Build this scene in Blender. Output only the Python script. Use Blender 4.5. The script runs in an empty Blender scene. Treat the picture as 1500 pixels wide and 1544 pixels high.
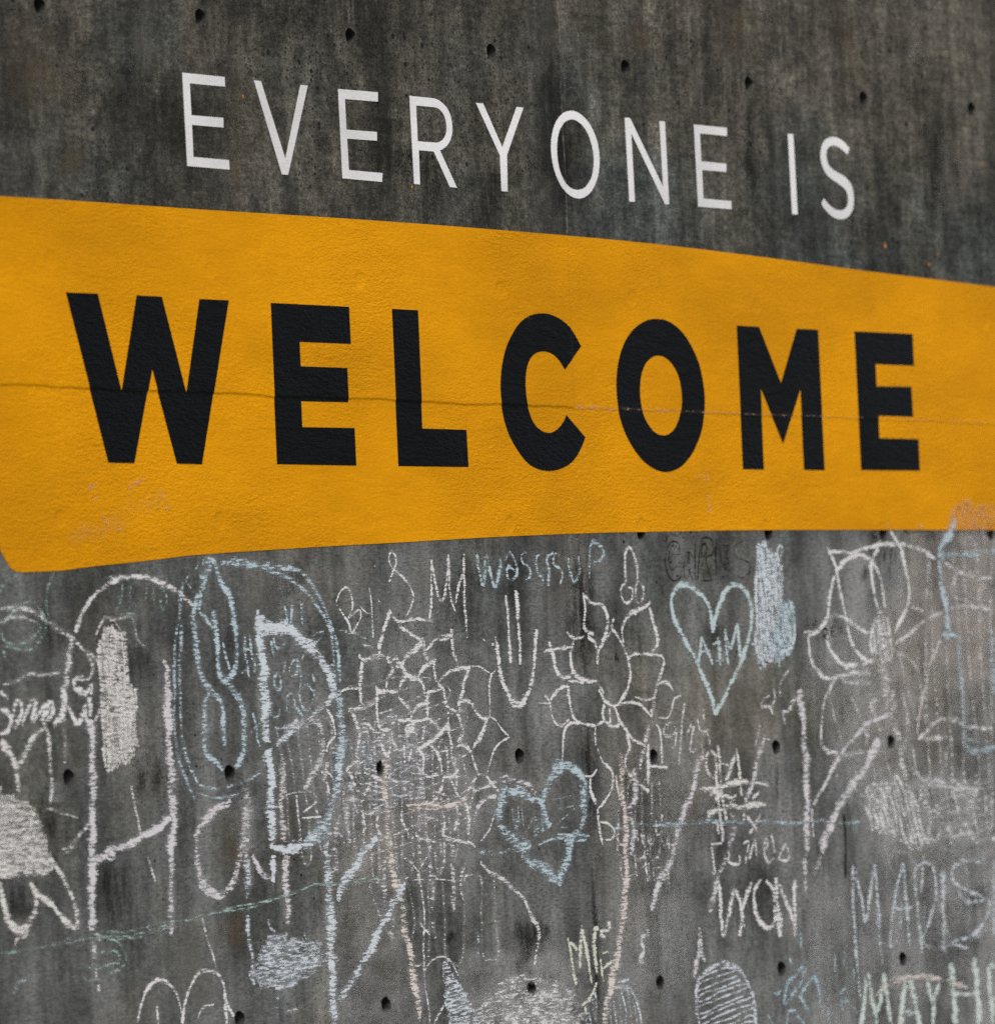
import bpy, bmesh, math, random
from mathutils import Matrix, Vector
random.seed(7)
scene = bpy.context.scene
col = scene.collection

# ------------------------------------------------------------------ camera
cam_data = bpy.data.cameras.new('camera')
cam = bpy.data.objects.new('camera', cam_data)
col.objects.link(cam)
rot = Matrix([[0.5789753, 0.0215637, -0.8150599], [-0.8143012, -0.0352744, -0.5793697], [-0.0412441, 0.999145, -0.0028637]])
cam.matrix_world = Matrix.Translation((-13.11886, -9.29465, 1.62)) @ rot.to_4x4()
cam_data.sensor_fit = 'HORIZONTAL'
cam_data.sensor_width = 24.0                 # a portrait frame, cropped at the bottom: hence the shift
cam_data.lens = 24.0 * 9375 / 1500
cam_data.shift_y = (1125 - 772) / 1500
cam_data.clip_start = 0.5
cam_data.clip_end = 2000
cam_data.dof.use_dof = True
cam_data.dof.focus_distance = 15.75
cam_data.dof.aperture_fstop = 2.0
scene.camera = cam

# ------------------------------------------------------------------ sky, sun, exposure
SUN_DIR = Vector((-0.30, -0.50, 0.95)).normalized()       # towards the light
world = bpy.data.worlds.new('World')
scene.world = world
world.use_nodes = True
wn = world.node_tree.nodes
sky = wn.new('ShaderNodeTexSky')
sky.sky_type = 'NISHITA'
sky.sun_disc = False
sky.sun_elevation = math.asin(SUN_DIR.z)
sky.sun_rotation = math.atan2(SUN_DIR.x, SUN_DIR.y)
sky.air_density = 1.0
sky.dust_density = 4.5
sky.ozone_density = 1.0
wn['Background'].inputs['Strength'].default_value = 0.10
world.node_tree.links.new(sky.outputs['Color'], wn['Background'].inputs['Color'])
sun_data = bpy.data.lights.new('sun', 'SUN')
sun_data.energy = 1.5
sun_data.angle = math.radians(25)
sun_data.color = (1.0, 0.965, 0.91)
sun = bpy.data.objects.new('sun', sun_data)
sun.rotation_euler = SUN_DIR.to_track_quat('Z', 'Y').to_euler()
sun.location = (0, -8, 12)
col.objects.link(sun)
scene.view_settings.view_transform = 'Standard'
scene.view_settings.look = 'None'
scene.view_settings.gamma = 1.0
scene.view_settings.exposure = 0.45
scene.cycles.transparent_max_bounces = 32
scene.cycles.max_bounces = 2
scene.cycles.use_denoising = False


# ------------------------------------------------------------------ helpers
def tag(o, label=None, cat=None, group=None, kind=None):
    for k, v in (('label', label), ('category', cat), ('group', group), ('kind', kind)):
        if v:
            o[k] = v
    return o


def link(name, data, parent=None):
    o = bpy.data.objects.new(name, data)
    col.objects.link(o)
    o.parent = parent
    return o


def mesh_from(bm, name, mat, smooth=False):
    me = bpy.data.meshes.new(name)
    bm.to_mesh(me)
    bm.free()
    if mat:
        me.materials.append(mat)
    if smooth:
        for p in me.polygons:
            p.use_smooth = True
    return me


class NT:
    """small node-tree writer"""
    def __init__(self, name):
        self.mat = bpy.data.materials.new(name)
        self.mat.use_nodes = True
        self.t = self.mat.node_tree
        self.b = self.t.nodes['Principled BSDF']
        self.out = self.t.nodes['Material Output']
        g = self.t.nodes.new('ShaderNodeNewGeometry')
        self.pos = g.outputs['Position']

    def put(self, sock, v):
        if hasattr(v, 'is_output'):
            self.t.links.new(v, sock)
        elif isinstance(v, (tuple, list)) and len(v) == 3 and sock.type == 'RGBA':
            sock.default_value = (*v, 1)
        else:
            sock.default_value = v

    def scaled(self, s, off=(0, 0, 0)):
        n = self.t.nodes.new('ShaderNodeMapping')
        n.inputs['Scale'].default_value = s
        n.inputs['Location'].default_value = off
        self.t.links.new(self.pos, n.inputs['Vector'])
        return n.outputs[0]

    def noise(self, s, detail=3, rough=0.55, off=(0, 0, 0), dist=0.0):
        n = self.t.nodes.new('ShaderNodeTexNoise')
        n.inputs['Scale'].default_value = 1.0
        n.inputs['Detail'].default_value = detail
        n.inputs['Roughness'].default_value = rough
        n.inputs['Distortion'].default_value = dist
        self.t.links.new(self.scaled(s, off), n.inputs['Vector'])
        return n.outputs['Fac']

    def voronoi(self, s, off=(0, 0, 0)):
        n = self.t.nodes.new('ShaderNodeTexVoronoi')
        n.inputs['Scale'].default_value = 1.0
        self.t.links.new(self.scaled(s, off), n.inputs['Vector'])
        return n.outputs['Distance'], n.outputs['Color']

    def math(self, op, a, b=0.0, c=0.0):
        n = self.t.nodes.new('ShaderNodeMath')
        n.operation = op
        for i, v in enumerate((a, b, c)):
            self.put(n.inputs[i], v)
        return n.outputs[0]

    def remap(self, v, a, b, c, d, smooth=True):
        n = self.t.nodes.new('ShaderNodeMapRange')
        n.interpolation_type = 'SMOOTHSTEP' if smooth else 'LINEAR'
        self.put(n.inputs[0], v)
        for i, q in enumerate((a, b, c, d)):
            self.put(n.inputs[1 + i], q)
        return n.outputs[0]

    def mix(self, f, a, b, mode='MIX'):
        n = self.t.nodes.new('ShaderNodeMix')
        n.data_type = 'RGBA'
        n.blend_type = mode
        n.clamp_factor = True
        self.put(n.inputs[0], f)
        self.put(n.inputs[6], a)
        self.put(n.inputs[7], b)
        return n.outputs[2]

    def gain(self, colr, f):
        n = self.t.nodes.new('ShaderNodeVectorMath')
        n.operation = 'SCALE'
        self.put(n.inputs[0], colr)
        self.put(n.inputs['Scale'], f)
        return n.outputs[0]

    def bump(self, h, strength, dist, prev=None):
        n = self.t.nodes.new('ShaderNodeBump')
        self.put(n.inputs['Height'], h)
        n.inputs['Strength'].default_value = strength
        n.inputs['Distance'].default_value = dist
        if prev is not None:
            self.t.links.new(prev, n.inputs['Normal'])
        return n.outputs[0]

    def xyz(self):
        n = self.t.nodes.new('ShaderNodeSeparateXYZ')
        self.t.links.new(self.pos, n.inputs[0])
        return n.outputs

    def set(self, **kw):
        for k, v in kw.items():
            self.put(self.b.inputs[k.replace('_', ' ')], v)
        return self.mat


OX, OZ = (-1.7793, 3.4599)                       # one tie hole; the others stand 0.61 m apart


# ------------------------------------------------------------------ materials
def concrete_material():
    m = NT('board_formed_concrete')
    X, Y, Zc = m.xyz()
    warm, cool = (0.079, 0.0742, 0.0570), (0.0530, 0.0585, 0.0525)
    # the pours differ a little: browner towards the top
    tint = m.math('ADD', m.noise((1.1, 1, 1.5), 4, 0.6), m.remap(Zc, 2.5, 3.8, -0.08, 0.13, False))
    base = m.mix(m.remap(tint, 0.40, 0.60, 0, 1), cool, warm)
    cloud = m.remap(m.noise((3.2, 1, 2.4), 5, 0.62, (3, 0, 1)), 0.28, 0.74, 0.50, 1.62)
    cloud2 = m.remap(m.noise((15, 1, 15), 5, 0.72, (7, 0, 4)), 0.28, 0.74, 0.54, 1.60)
    s1 = m.remap(m.noise((9, 1, 0.8), 4, 0.62, (1, 0, 9)), 0.3, 0.74, 0.64, 1.46)
    s2 = m.remap(m.noise((42, 1, 3.2), 3, 0.6, (5, 0, 2)), 0.3, 0.78, 0.84, 1.26)
    hg = m.remap(m.noise((11, 1, 95), 3, 0.62), 0.3, 0.7, 0.82, 1.18)
    fine = m.remap(m.noise((170, 1, 210), 2, 0.8), 0.25, 0.75, 0.40, 1.72)
    g = cloud
    for k in (cloud2, s1, s2, hg, fine):
        g = m.math('MULTIPLY', g, k)
    mid = m.remap(m.noise((55, 1, 75), 2, 0.7, (6, 0, 6)), 0.3, 0.72, 0.66, 1.36)
    g = m.math('MULTIPLY', g, mid)
    # the two upper pours set to different greys
    pour = m.remap(X, 0.365, 0.367, 0.80, 1.02, False)
    pour = m.math('ADD', m.math('MULTIPLY', m.math('SUBTRACT', pour, 1.0), m.remap(Zc, 2.5, 2.6, 0.3, 1, False)), 1.0)
    g = m.math('MULTIPLY', g, pour)
    c = m.gain(base, g)
    # a few pale lime runs
    runs = m.remap(m.noise((26, 1, 0.4), 2, 0.5, (11, 0, 6)), 0.60, 0.76, 0, 1)
    patchy = m.noise((3, 1, 1.5), 3, 0.6, (2, 0, 8))
    runs = m.math('MULTIPLY', runs, m.remap(patchy, 0.44, 0.64, 0, 0.42))
    c = m.mix(runs, c, (0.16, 0.15, 0.118))
    # leached dark band along the left of the vertical joint
    band = m.remap(m.math('ABSOLUTE', m.math('ADD', X, -0.29)), 0.0, 0.12, 0.60, 0.0)
    c = m.mix(m.math('MULTIPLY', band, m.remap(cloud2, 0.7, 1.3, 1.1, 0.5)), c, (0.034, 0.035, 0.034))
    # chalk dust rubbed into the part people can reach
    reach = m.remap(m.math('ADD', Zc, m.math('MULTIPLY', patchy, 0.25)), 2.22, 2.48, 1, 0)
    dust = m.remap(m.noise((2.6, 1, 2.2), 5, 0.68, (21, 0, 3)), 0.33, 0.67, 0.07, 0.88)
    dust = m.math('MULTIPLY', dust, m.remap(m.noise((48, 1, 170), 2, 0.6), 0.3, 0.7, 0.40, 1.05))
    dust = m.math('MULTIPLY', dust, m.math('ADD', m.math('MULTIPLY', s1, 1.25), -0.28))
    dust = m.math('MULTIPLY', dust, m.remap(X, -2.2, 2.4, 0.42, 1.22, False))
    dustcol = m.mix(m.remap(tint, 0.40, 0.56, 0, 1), (0.30, 0.305, 0.295), (0.31, 0.297, 0.262))
    c = m.mix(m.math('MULTIPLY', dust, reach), c, dustcol)
    # rusty, mossy blotches
    rust = m.remap(m.noise((3.5, 1, 1.6), 3, 0.6, (31, 0, 2)), 0.58, 0.76, 0, 0.40)
    c = m.mix(rust, c, (0.110, 0.092, 0.055))
    # air voids
    d, vc = m.voronoi((40, 1, 40))
    sep = m.t.nodes.new('ShaderNodeSeparateColor')
    m.t.links.new(vc, sep.inputs[0])
    where = m.remap(m.noise((1.7, 1, 1.7), 2, 0.6, (13, 0, 5)), 0.38, 0.62, 0.25, 1.1)
    where = m.math('MULTIPLY', where, m.remap(Zc, 2.0, 2.6, 0.62, 1.0, False))
    rad = m.math('MULTIPLY', m.remap(sep.outputs[0], 0.66, 1.0, 0.0, 0.30, False), where)
    pit = m.remap(m.math('SUBTRACT', rad, d), -0.01, 0.05, 0, 1)
    d2, vc2 = m.voronoi((105, 1, 105), (2, 0, 2))
    sep2 = m.t.nodes.new('ShaderNodeSeparateColor')
    m.t.links.new(vc2, sep2.inputs[0])
    rad2 = m.math('MULTIPLY', m.remap(sep2.outputs[1], 0.66, 1.0, 0.0, 0.42, False), where)
    pit = m.math('MAXIMUM', pit, m.remap(m.math('SUBTRACT', rad2, d2), -0.02, 0.08, 0, 0.85))
    c = m.mix(pit, c, (0.012, 0.012, 0.012))
    h = m.math('SUBTRACT', m.math('MULTIPLY', fine, 0.5), m.math('MULTIPLY', pit, 2.5))
    nrm = m.bump(h, 0.5, 0.0014)
    return m.set(Base_Color=c, Roughness=0.85, Specular_IOR_Level=0.2, Normal=nrm)


def hole_material():
    m = NT('shaded_tie_hole_grout')
    c = m.gain((0.045, 0.044, 0.042), m.remap(m.noise((120, 120, 120), 4), 0.3, 0.7, 0.5, 1.4))  # dirty grout, its colour also darkened to deepen the shade inside the holes
    return m.set(Base_Color=c, Roughness=0.95, Specular_IOR_Level=0.1)


def vinyl_material(name, colr, rough, wrinkle, spec):
    """printed film pressed onto rough concrete: the grain of the wall shows through"""
    m = NT(name)
    w1 = m.noise((46, 1, 118), 2, 0.6, dist=0.5)
    w2 = m.noise((105, 1, 190), 2, 0.6, (4, 0, 4), 0.3)
    w3 = m.noise((7, 1, 24), 3, 0.55, (2, 0, 7), 0.6)
    area = m.remap(m.noise((1.6, 1, 1.6), 2, 0.5, (5, 0, 5)), 0.36, 0.64, 0.25, 1.0)
    h = m.math('ADD', m.math('MULTIPLY', w1, 1.0), m.math('MULTIPLY', w2, 0.75))
    h = m.math('MULTIPLY', h, area)
    h = m.math('ADD', h, m.math('MULTIPLY', w3, 0.8))
    X, Y, Zc = m.xyz()
    ux = m.math('WRAP', m.math('SUBTRACT', X, OX), 0.305, -0.305)
    uz = m.math('WRAP', m.math('SUBTRACT', Zc, OZ), 0.305, -0.305)
    rr = m.math('SQRT', m.math('ADD', m.math('MULTIPLY', ux, ux), m.math('MULTIPLY', uz, uz)))
    dent = m.remap(rr, 0.012, 0.026, 1.0, 0.0)           # film sucked a little into the covered tie holes
    h = m.math('SUBTRACT', m.math('MULTIPLY', h, m.math('SUBTRACT', 1.0, m.math('MULTIPLY', dent, 0.5))), m.math('MULTIPLY', dent, 0.07))
    nrm = m.bump(h, 1.0, 0.0046 * wrinkle)
    tone = m.math('MULTIPLY', m.remap(m.noise((1.3, 1, 2.6), 5, 0.62), 0.3, 0.7, 0.84, 1.12), m.remap(m.noise((60, 1, 170), 3, 0.6, (1, 0, 3)), 0.3, 0.7, 0.94, 1.05))
    c = m.gain(colr, tone)
    scuff = m.math('MULTIPLY', m.remap(m.noise((9, 1, 60), 3, 0.6, (6, 0, 1)), 0.66, 0.80, 0, 1), m.remap(m.noise((2.2, 1, 2.2), 2, 0.5, (1, 0, 6)), 0.5, 0.65, 0, 0.22))
    c = m.mix(scuff, c, (0.30, 0.27, 0.22))
    return m.set(Base_Color=c, Roughness=rough, Specular_IOR_Level=spec, Normal=nrm)


def chalk_material(name, colr, film=0.0):
    """chalk dust caught on the ridges of the concrete: broken, streaky cover"""
    m = NT(name)
    uv = m.t.nodes.new('ShaderNodeUVMap')
    uv.uv_map = 'UVMap'
    s = m.t.nodes.new('ShaderNodeSeparateXYZ')
    m.t.links.new(uv.outputs[0], s.inputs[0])
    at = m.t.nodes.new('ShaderNodeAttribute')
    at.attribute_name = 'press'
    press = at.outputs['Fac']
    v = m.math('ABSOLUTE', m.math('SUBTRACT', m.math('MULTIPLY', s.outputs[1], 2.0), 1.0))
    prof = m.remap(v, 0.12, 0.98, 1.0, 0.0)
    grain = m.noise((32, 1, 165), 3, 0.72, dist=0.2)
    fine = m.noise((300, 1, 420), 1, 0.5, (3, 0, 3))
    big = m.noise((15, 1, 26), 1, 0.5, (8, 0, 2))
    t = m.math('ADD', m.math('MULTIPLY', grain, 0.80), m.math('MULTIPLY', fine, 0.20))
    t = m.math('ADD', t, m.math('MULTIPLY', m.math('SUBTRACT', big, 0.5), 0.12))
    lift = m.math('SUBTRACT', m.math('MULTIPLY', m.math('SUBTRACT', press, 0.5), 0.62), m.math('MULTIPLY', m.math('SUBTRACT', 1.0, prof), 0.34))
    t = m.math('ADD', m.math('MULTIPLY', m.math('SUBTRACT', t, 0.5), 1.55), 0.5)
    t = m.math('ADD', t, lift)
    a = m.remap(t, 0.440, 0.575, 0.0, 0.96)
    veil = m.math('MULTIPLY', m.math('MULTIPLY', prof, press), m.remap(big, 0.3, 0.7, 0.05, 0.34))
    a = m.math('MAXIMUM', a, veil)
    if film:
        a = m.math('MULTIPLY', a, film)
    c = m.gain(colr, m.remap(fine, 0.3, 0.7, 0.86, 1.08))
    m.set(Base_Color=c, Roughness=1.0, Specular_IOR_Level=0.0, Alpha=a)
    return m.mat


def stain_material(name, colr, s1=(45, 1, 9), s2=(120, 1, 160)):
    m = NT(name)
    uv = m.t.nodes.new('ShaderNodeUVMap')
    uv.uv_map = 'UVMap'
    s = m.t.nodes.new('ShaderNodeSeparateXYZ')
    m.t.links.new(uv.outputs[0], s.inputs[0])
    at = m.t.nodes.new('ShaderNodeAttribute')
    at.attribute_name = 'press'
    v = m.math('ABSOLUTE', m.math('SUBTRACT', m.math('MULTIPLY', s.outputs[1], 2.0), 1.0))
    prof = m.remap(v, 0.0, 1.0, 1.0, 0.0)
    n = m.math('MULTIPLY', m.remap(m.noise(s1, 4, 0.65), 0.3, 0.68, 0.15, 1.25), m.remap(m.noise(s2, 2, 0.6), 0.3, 0.7, 0.5, 1.3))
    a = m.math('MULTIPLY', m.math('MULTIPLY', prof, at.outputs['Fac']), n)
    return m.set(Base_Color=colr, Roughness=0.9, Specular_IOR_Level=0.1, Alpha=a)


def plain(name, colr, rough=0.8, spec=0.2, vary=0.15, sc=40):
    m = NT(name)
    c = m.gain(colr, m.remap(m.noise((sc, sc, sc), 4), 0.3, 0.7, 1 - vary, 1 + vary))
    return m.set(Base_Color=c, Roughness=rough, Specular_IOR_Level=spec)


def paving_material():
    m = NT('plaza_paving')
    c = m.gain((0.12, 0.117, 0.112), m.math('MULTIPLY', m.remap(m.noise((0.7, 0.7, 1), 6, 0.6), 0.3, 0.7, 0.75, 1.2), m.remap(m.noise((90, 90, 1), 3, 0.6), 0.3, 0.7, 0.85, 1.15)))
    return m.set(Base_Color=c, Roughness=0.9, Specular_IOR_Level=0.2)


MAT = dict(
    concrete=concrete_material(), hole=hole_material(),
    fin=plain('pale_cement_paste', (0.16, 0.155, 0.14), 0.9, 0.1, 0.5, 60),
    core=plain('wall_core_concrete', (0.10, 0.10, 0.095)),
    yellow=vinyl_material('yellow_vinyl', (0.735, 0.310, 0.0003), 0.52, 0.46, 0.09),
    black=vinyl_material('black_vinyl_print', (0.0026, 0.0025, 0.0022), 0.27, 0.70, 0.15),
    white=vinyl_material('white_vinyl', (0.80, 0.80, 0.785), 0.6, 0.12, 0.2),
    stain=plain('drip_stain_and_pit_shade', (0.022, 0.020, 0.016), 0.8, 0.2, 0.3, 90),
    orange=plain('orange_paint', (0.45, 0.20, 0.05), 0.7, 0.2, 0.3, 120),
)
CHALK_COL = dict(
    white=(0.82, 0.815, 0.80), cream=(0.80, 0.79, 0.75), pink=(0.74, 0.72, 0.735), peach=(0.78, 0.72, 0.66),
    blue=(0.555, 0.685, 0.73), bluewhite=(0.70, 0.765, 0.80), aqua=(0.57, 0.70, 0.69), green=(0.42, 0.57, 0.52),
    yellow=(0.74, 0.755, 0.63), mint=(0.66, 0.755, 0.69), sky=(0.46, 0.64, 0.71), marker=(0.015, 0.015, 0.015))
MAT['stain_dark'] = stain_material('dark_water_stain', (0.018, 0.018, 0.016))
MAT['chalk_haze'] = stain_material('rubbed_chalk_dust', (0.62, 0.62, 0.61), (9, 1, 14), (60, 1, 240))
MAT['chalk_hazepeach'] = stain_material('rubbed_peach_chalk_dust', (0.66, 0.57, 0.49), (9, 1, 14), (60, 1, 240))
MAT['stain_pale'] = stain_material('pale_lime_stain', (0.21, 0.20, 0.175))
MAT['stain_brown'] = stain_material('brown_rust_stain', (0.135, 0.105, 0.062))
for k, v in CHALK_COL.items():
    MAT['chalk_' + k] = chalk_material(('black_marker' if k == 'marker' else k + '_chalk'), v)
MAT['chalk_bannerchalk'] = chalk_material('pink_chalk_on_film', (0.66, 0.46, 0.36), 0.62)

# ------------------------------------------------------------------ ground
bm = bmesh.new()
for x, y in ((-400, -400), (400, -400), (400, 400), (-400, 400)):
    bm.verts.new((x, y, 0))
bm.faces.new(bm.verts)
ground = link('ground', mesh_from(bm, 'ground', paving_material()))
tag(ground, kind='structure')

# ------------------------------------------------------------------ the wall: formed panels with tie holes
SEAM_X, JOINT_Z, PW = 0.366, 2.549, 2.44
STEP = 0.61
R_HOLE = 0.0205
MEASURED = {(0, 0): (-1781, 3448), (1, 0): (-1167, 3467), (2, 0): (-557, 3464), (3, 0): (53, 3468), (4, 0): (674, 3469), (5, 0): (1278, 3464), (6, 0): (1872, 3461), (7, 0): (2465, 3468), (4, 2): (658, 2222), (5, 2): (1284, 2224), (6, 2): (1882, 2228), (7, 2): (2474, 2230), (0, 3): (-1788, 1629), (1, 3): (-1172, 1624), (2, 3): (-556, 1620), (3, 3): (53, 1638), (4, 3): (674, 1622), (5, 3): (1279, 1634), (6, 3): (1879, 1636), (1, 4): (-1172, 1025), (2, 4): (-572, 1029), (3, 4): (63, 1033), (4, 4): (661, 1018), (5, 4): (1260, 1024), (6, 4): (1894, 1020)}
STEPS = {('L', 'U'): 0.0021, ('R', 'U'): 0.0008, ('L', 'D'): 0.0, ('R', 'D'): 0.0}    # how far each pour stands proud


def sstep(t):
    t = min(1.0, max(0.0, t))
    return t * t * (3 - 2 * t)


def proud(x, z):
    sx = sstep((x - SEAM_X + 0.006) / 0.012)
    wob = 0.0016 * math.sin(x * 9.3) + 0.0011 * math.sin(x * 23.0 + 1) + 0.0006 * math.sin(x * 61.0)
    sz = sstep((z - JOINT_Z - wob + 0.0045) / 0.009)
    left = STEPS['L', 'D'] * (1 - sz) + STEPS['L', 'U'] * sz
    right = STEPS['R', 'D'] * (1 - sz) + STEPS['R', 'U'] * sz
    return left * (1 - sx) + right * sx


def hole_centre(i, j):
    if (i, j) in MEASURED:
        a, b = MEASURED[i, j]
        return a / 1000, b / 1000
    rr = random.Random(i * 31 + j * 7)
    return OX + i * STEP + rr.uniform(-.006, .006), OZ - j * STEP + rr.uniform(-.008, .008)


RIM = [R_HOLE * (1 + 0.05 * math.sin(3 * a + 1) + 0.03 * math.sin(5 * a)) for a in [k * math.tau / 24 for k in range(24)]]
wall = link('concrete_wall', None)
tag(wall, 'dark grey board-marked concrete wall with rows of tie holes, chalked over below the banner', 'wall')
ALL_HOLES = []
NX = range(-2, 4)
for cx in NX:
    for r, (z0, z1) in enumerate(((0.0, JOINT_Z), (JOINT_Z, JOINT_Z + PW))):
        x0, x1 = SEAM_X + (cx - 1) * PW, SEAM_X + cx * PW
        side = 'L' if cx <= 0 else 'R'
        y = -STEPS[side, 'D' if r == 0 else 'U'] + (0.0 if cx in (0, 1) else random.uniform(-.001, .001))
        g = 0.0013
        bm = bmesh.new()
        cut = 0.0016                                     # arris
        X0, X1, Z0, Z1 = x0 + g, x1 - g, z0 + (g if r else -0.05), z1 - g
        inner = [bm.verts.new((a, y, b)) for a, b in ((X0 + cut, Z0 + cut), (X1 - cut, Z0 + cut), (X1 - cut, Z1 - cut), (X0 + cut, Z1 - cut))]
        edges = [bm.edges.new((inner[k], inner[(k + 1) % 4])) for k in range(4)]
        for i in range(-14, 24):
            for j in range(-3, 6):
                hx, hz = hole_centre(i, j)
                if x0 + .05 < hx < x1 - .05 and z0 + .05 < hz < z1 - .05:
                    ring = [bm.verts.new((hx + RIM[k] * math.cos(k * math.tau / 24), y, hz + RIM[k] * math.sin(k * math.tau / 24))) for k in range(24)]
                    edges += [bm.edges.new((ring[k], ring[(k + 1) % 24])) for k in range(24)]
                    ALL_HOLES.append((hx, hz, y))
        bmesh.ops.triangle_fill(bm, use_beauty=True, use_dissolve=False, edges=edges, normal=(0, -1, 0))
        outer = [bm.verts.new((a, y + cut, b)) for a, b in ((X0, Z0), (X1, Z0), (X1, Z1), (X0, Z1))]
        back = [bm.verts.new((v.co.x, 0.078, v.co.z)) for v in outer]
        for k in range(4):
            n = (k + 1) % 4
            bm.faces.new((inner[k], inner[n], outer[n], outer[k]))
            bm.faces.new((outer[k], outer[n], back[n], back[k]))
        bmesh.ops.recalc_face_normals(bm, faces=bm.faces)
        link('concrete_panel', mesh_from(bm, 'concrete_panel', MAT['concrete']), wall)
bm = bmesh.new()
bmesh.ops.create_cube(bm, size=1, matrix=Matrix.Translation((SEAM_X + 0.5 * PW, 0.235, (JOINT_Z + PW) / 2 - 0.03)) @ Matrix.Diagonal((PW * 6, 0.32, JOINT_Z + PW + 0.06, 1)))
link('wall_core', mesh_from(bm, 'wall_core', MAT['core']), wall)

cups = []
for v in range(5):
    rr = random.Random(100 + v)
    floor_y = (0.030, 0.046, 0.038, 0.050, 0.026)[v]
    tilt = rr.uniform(-.25, .25)
    bm = bmesh.new()
    rings = []
    for f, t in ((1.0, 0.0), (0.965, 0.10), (0.90, 0.45), (0.80, 0.85), (0.74, 1.0), (0.42, 1.02), (0.36, 1.18)):
        rings.append([bm.verts.new((RIM[k] * f * (1 + (rr.uniform(-.05, .05) if 0 < t < 1 else 0)) * math.cos(k * math.tau / 24),
                                    t * floor_y * (1 + tilt * math.sin(k * math.tau / 24 + v) * (t > .8)),
                                    RIM[k] * f * math.sin(k * math.tau / 24))) for k in range(24)])
    for a, b in zip(rings[:-1], rings[1:]):
        for k in range(24):
            bm.faces.new((a[k], a[(k + 1) % 24], b[(k + 1) % 24], b[k]))
    bm.faces.new(rings[-1])
    cups.append(mesh_from(bm, 'tie_hole', MAT['hole'], True))
for n, (hx, hz, y) in enumerate(ALL_HOLES):
    o = link('tie_hole', random.Random(n * 3 + 1).choice(cups), wall)
    o.location = (hx, y, hz)


# a thin fin of cement paste left along the vertical joint above the pour line
bm = bmesh.new()
prev = None
for k in range(130):
    z = 3.010 + k * 0.0150
    rr = random.Random(k)
    w = 0.0030 * (0.6 + 0.8 * rr.random()) * (0.2 if rr.random() < 0.12 else 1)
    x = SEAM_X + 0.004 + 0.0012 * math.sin(k * 0.23) + rr.uniform(-.0008, .0008)
    y = -(proud(x, z) + 0.0002 + 0.0004 * rr.random())
    row = [bm.verts.new(p) for p in ((x - w, y + 0.002, z), (x - w * .3, y, z), (x + w * .5, y, z), (x + w * 1.2, y + 0.002, z))]
    if prev:
        for q in range(3):
            bm.faces.new((prev[q], prev[q + 1], row[q + 1], row[q]))
    prev = row
link('joint_fin', mesh_from(bm, 'joint_fin', MAT['fin'], True), wall)


def blob(cx, cz, rx, rz, seed, lean=0.0):
    rr = random.Random(seed)
    pts = []
    for k in range(14):
        a = k * math.tau / 14
        f = rr.uniform(0.72, 1.15)
        pts.append((cx + rx * f * math.cos(a) + lean * rz * f * math.sin(a), cz + rz * f * math.sin(a)))
    return pts


def flat_part(name, loops, yoff, mat, parent, label=None):
    bm = bmesh.new()
    for pts in loops:
        vs = [bm.verts.new((a, -(proud(a, b) + yoff), b)) for a, b in pts]
        bm.faces.new(vs)
    o = link(name, mesh_from(bm, name, mat), parent)
    if label:
        o['label'] = label
    return o


MARKS = {'slit': (514, 1892), 'drip0': (1613, 1439), 'drip1': (1610, 1263)}
sx, sz = MARKS['slit'][0] / 1000, MARKS['slit'][1] / 1000
flat_part('pit', [blob(sx, sz, 0.0055, 0.0125, 3, 0.15)], 0.0006, MAT['stain'], wall)  # flat dark patch: the shade inside the slit is in its colour
(ax, az), (bx, bz) = [(p[0] / 1000, p[1] / 1000) for p in (MARKS['drip0'], MARKS['drip1'])]
N = 16
ls, rs = [], []
for k in range(N + 1):
    t = k / N
    w = (0.007 if 0.02 < t < 0.16 else 0.0048) * (1 + 0.25 * math.sin(9 * t)) * (1 if t < .97 else .6) * (0.5 if k == 0 else 1)
    x = ax + (bx - ax) * t + 0.004 * math.sin(4 * t)
    z = az + (bz - az) * t
    ls.append((x - w, z))
    rs.append((x + w, z))
flat_part('drip_stain', [ls + rs[::-1]], 0.0008, MAT['stain'], wall, 'dark drip running down the concrete')
for n, (px, pz, s) in enumerate([(-1010, 3283, 3.5), (-320, 3097, 3.5), (1957, 3048, 6), (2242, 3033, 3.5), (2192, 3005, 4), (2512, 3310, 4), (329, 1864, 3)]):
    flat_part('paint_speck', [blob(px / 1000, pz / 1000, s * .0011, s * .0016, n + 20)], 0.0005, MAT['orange'], wall)


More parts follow.
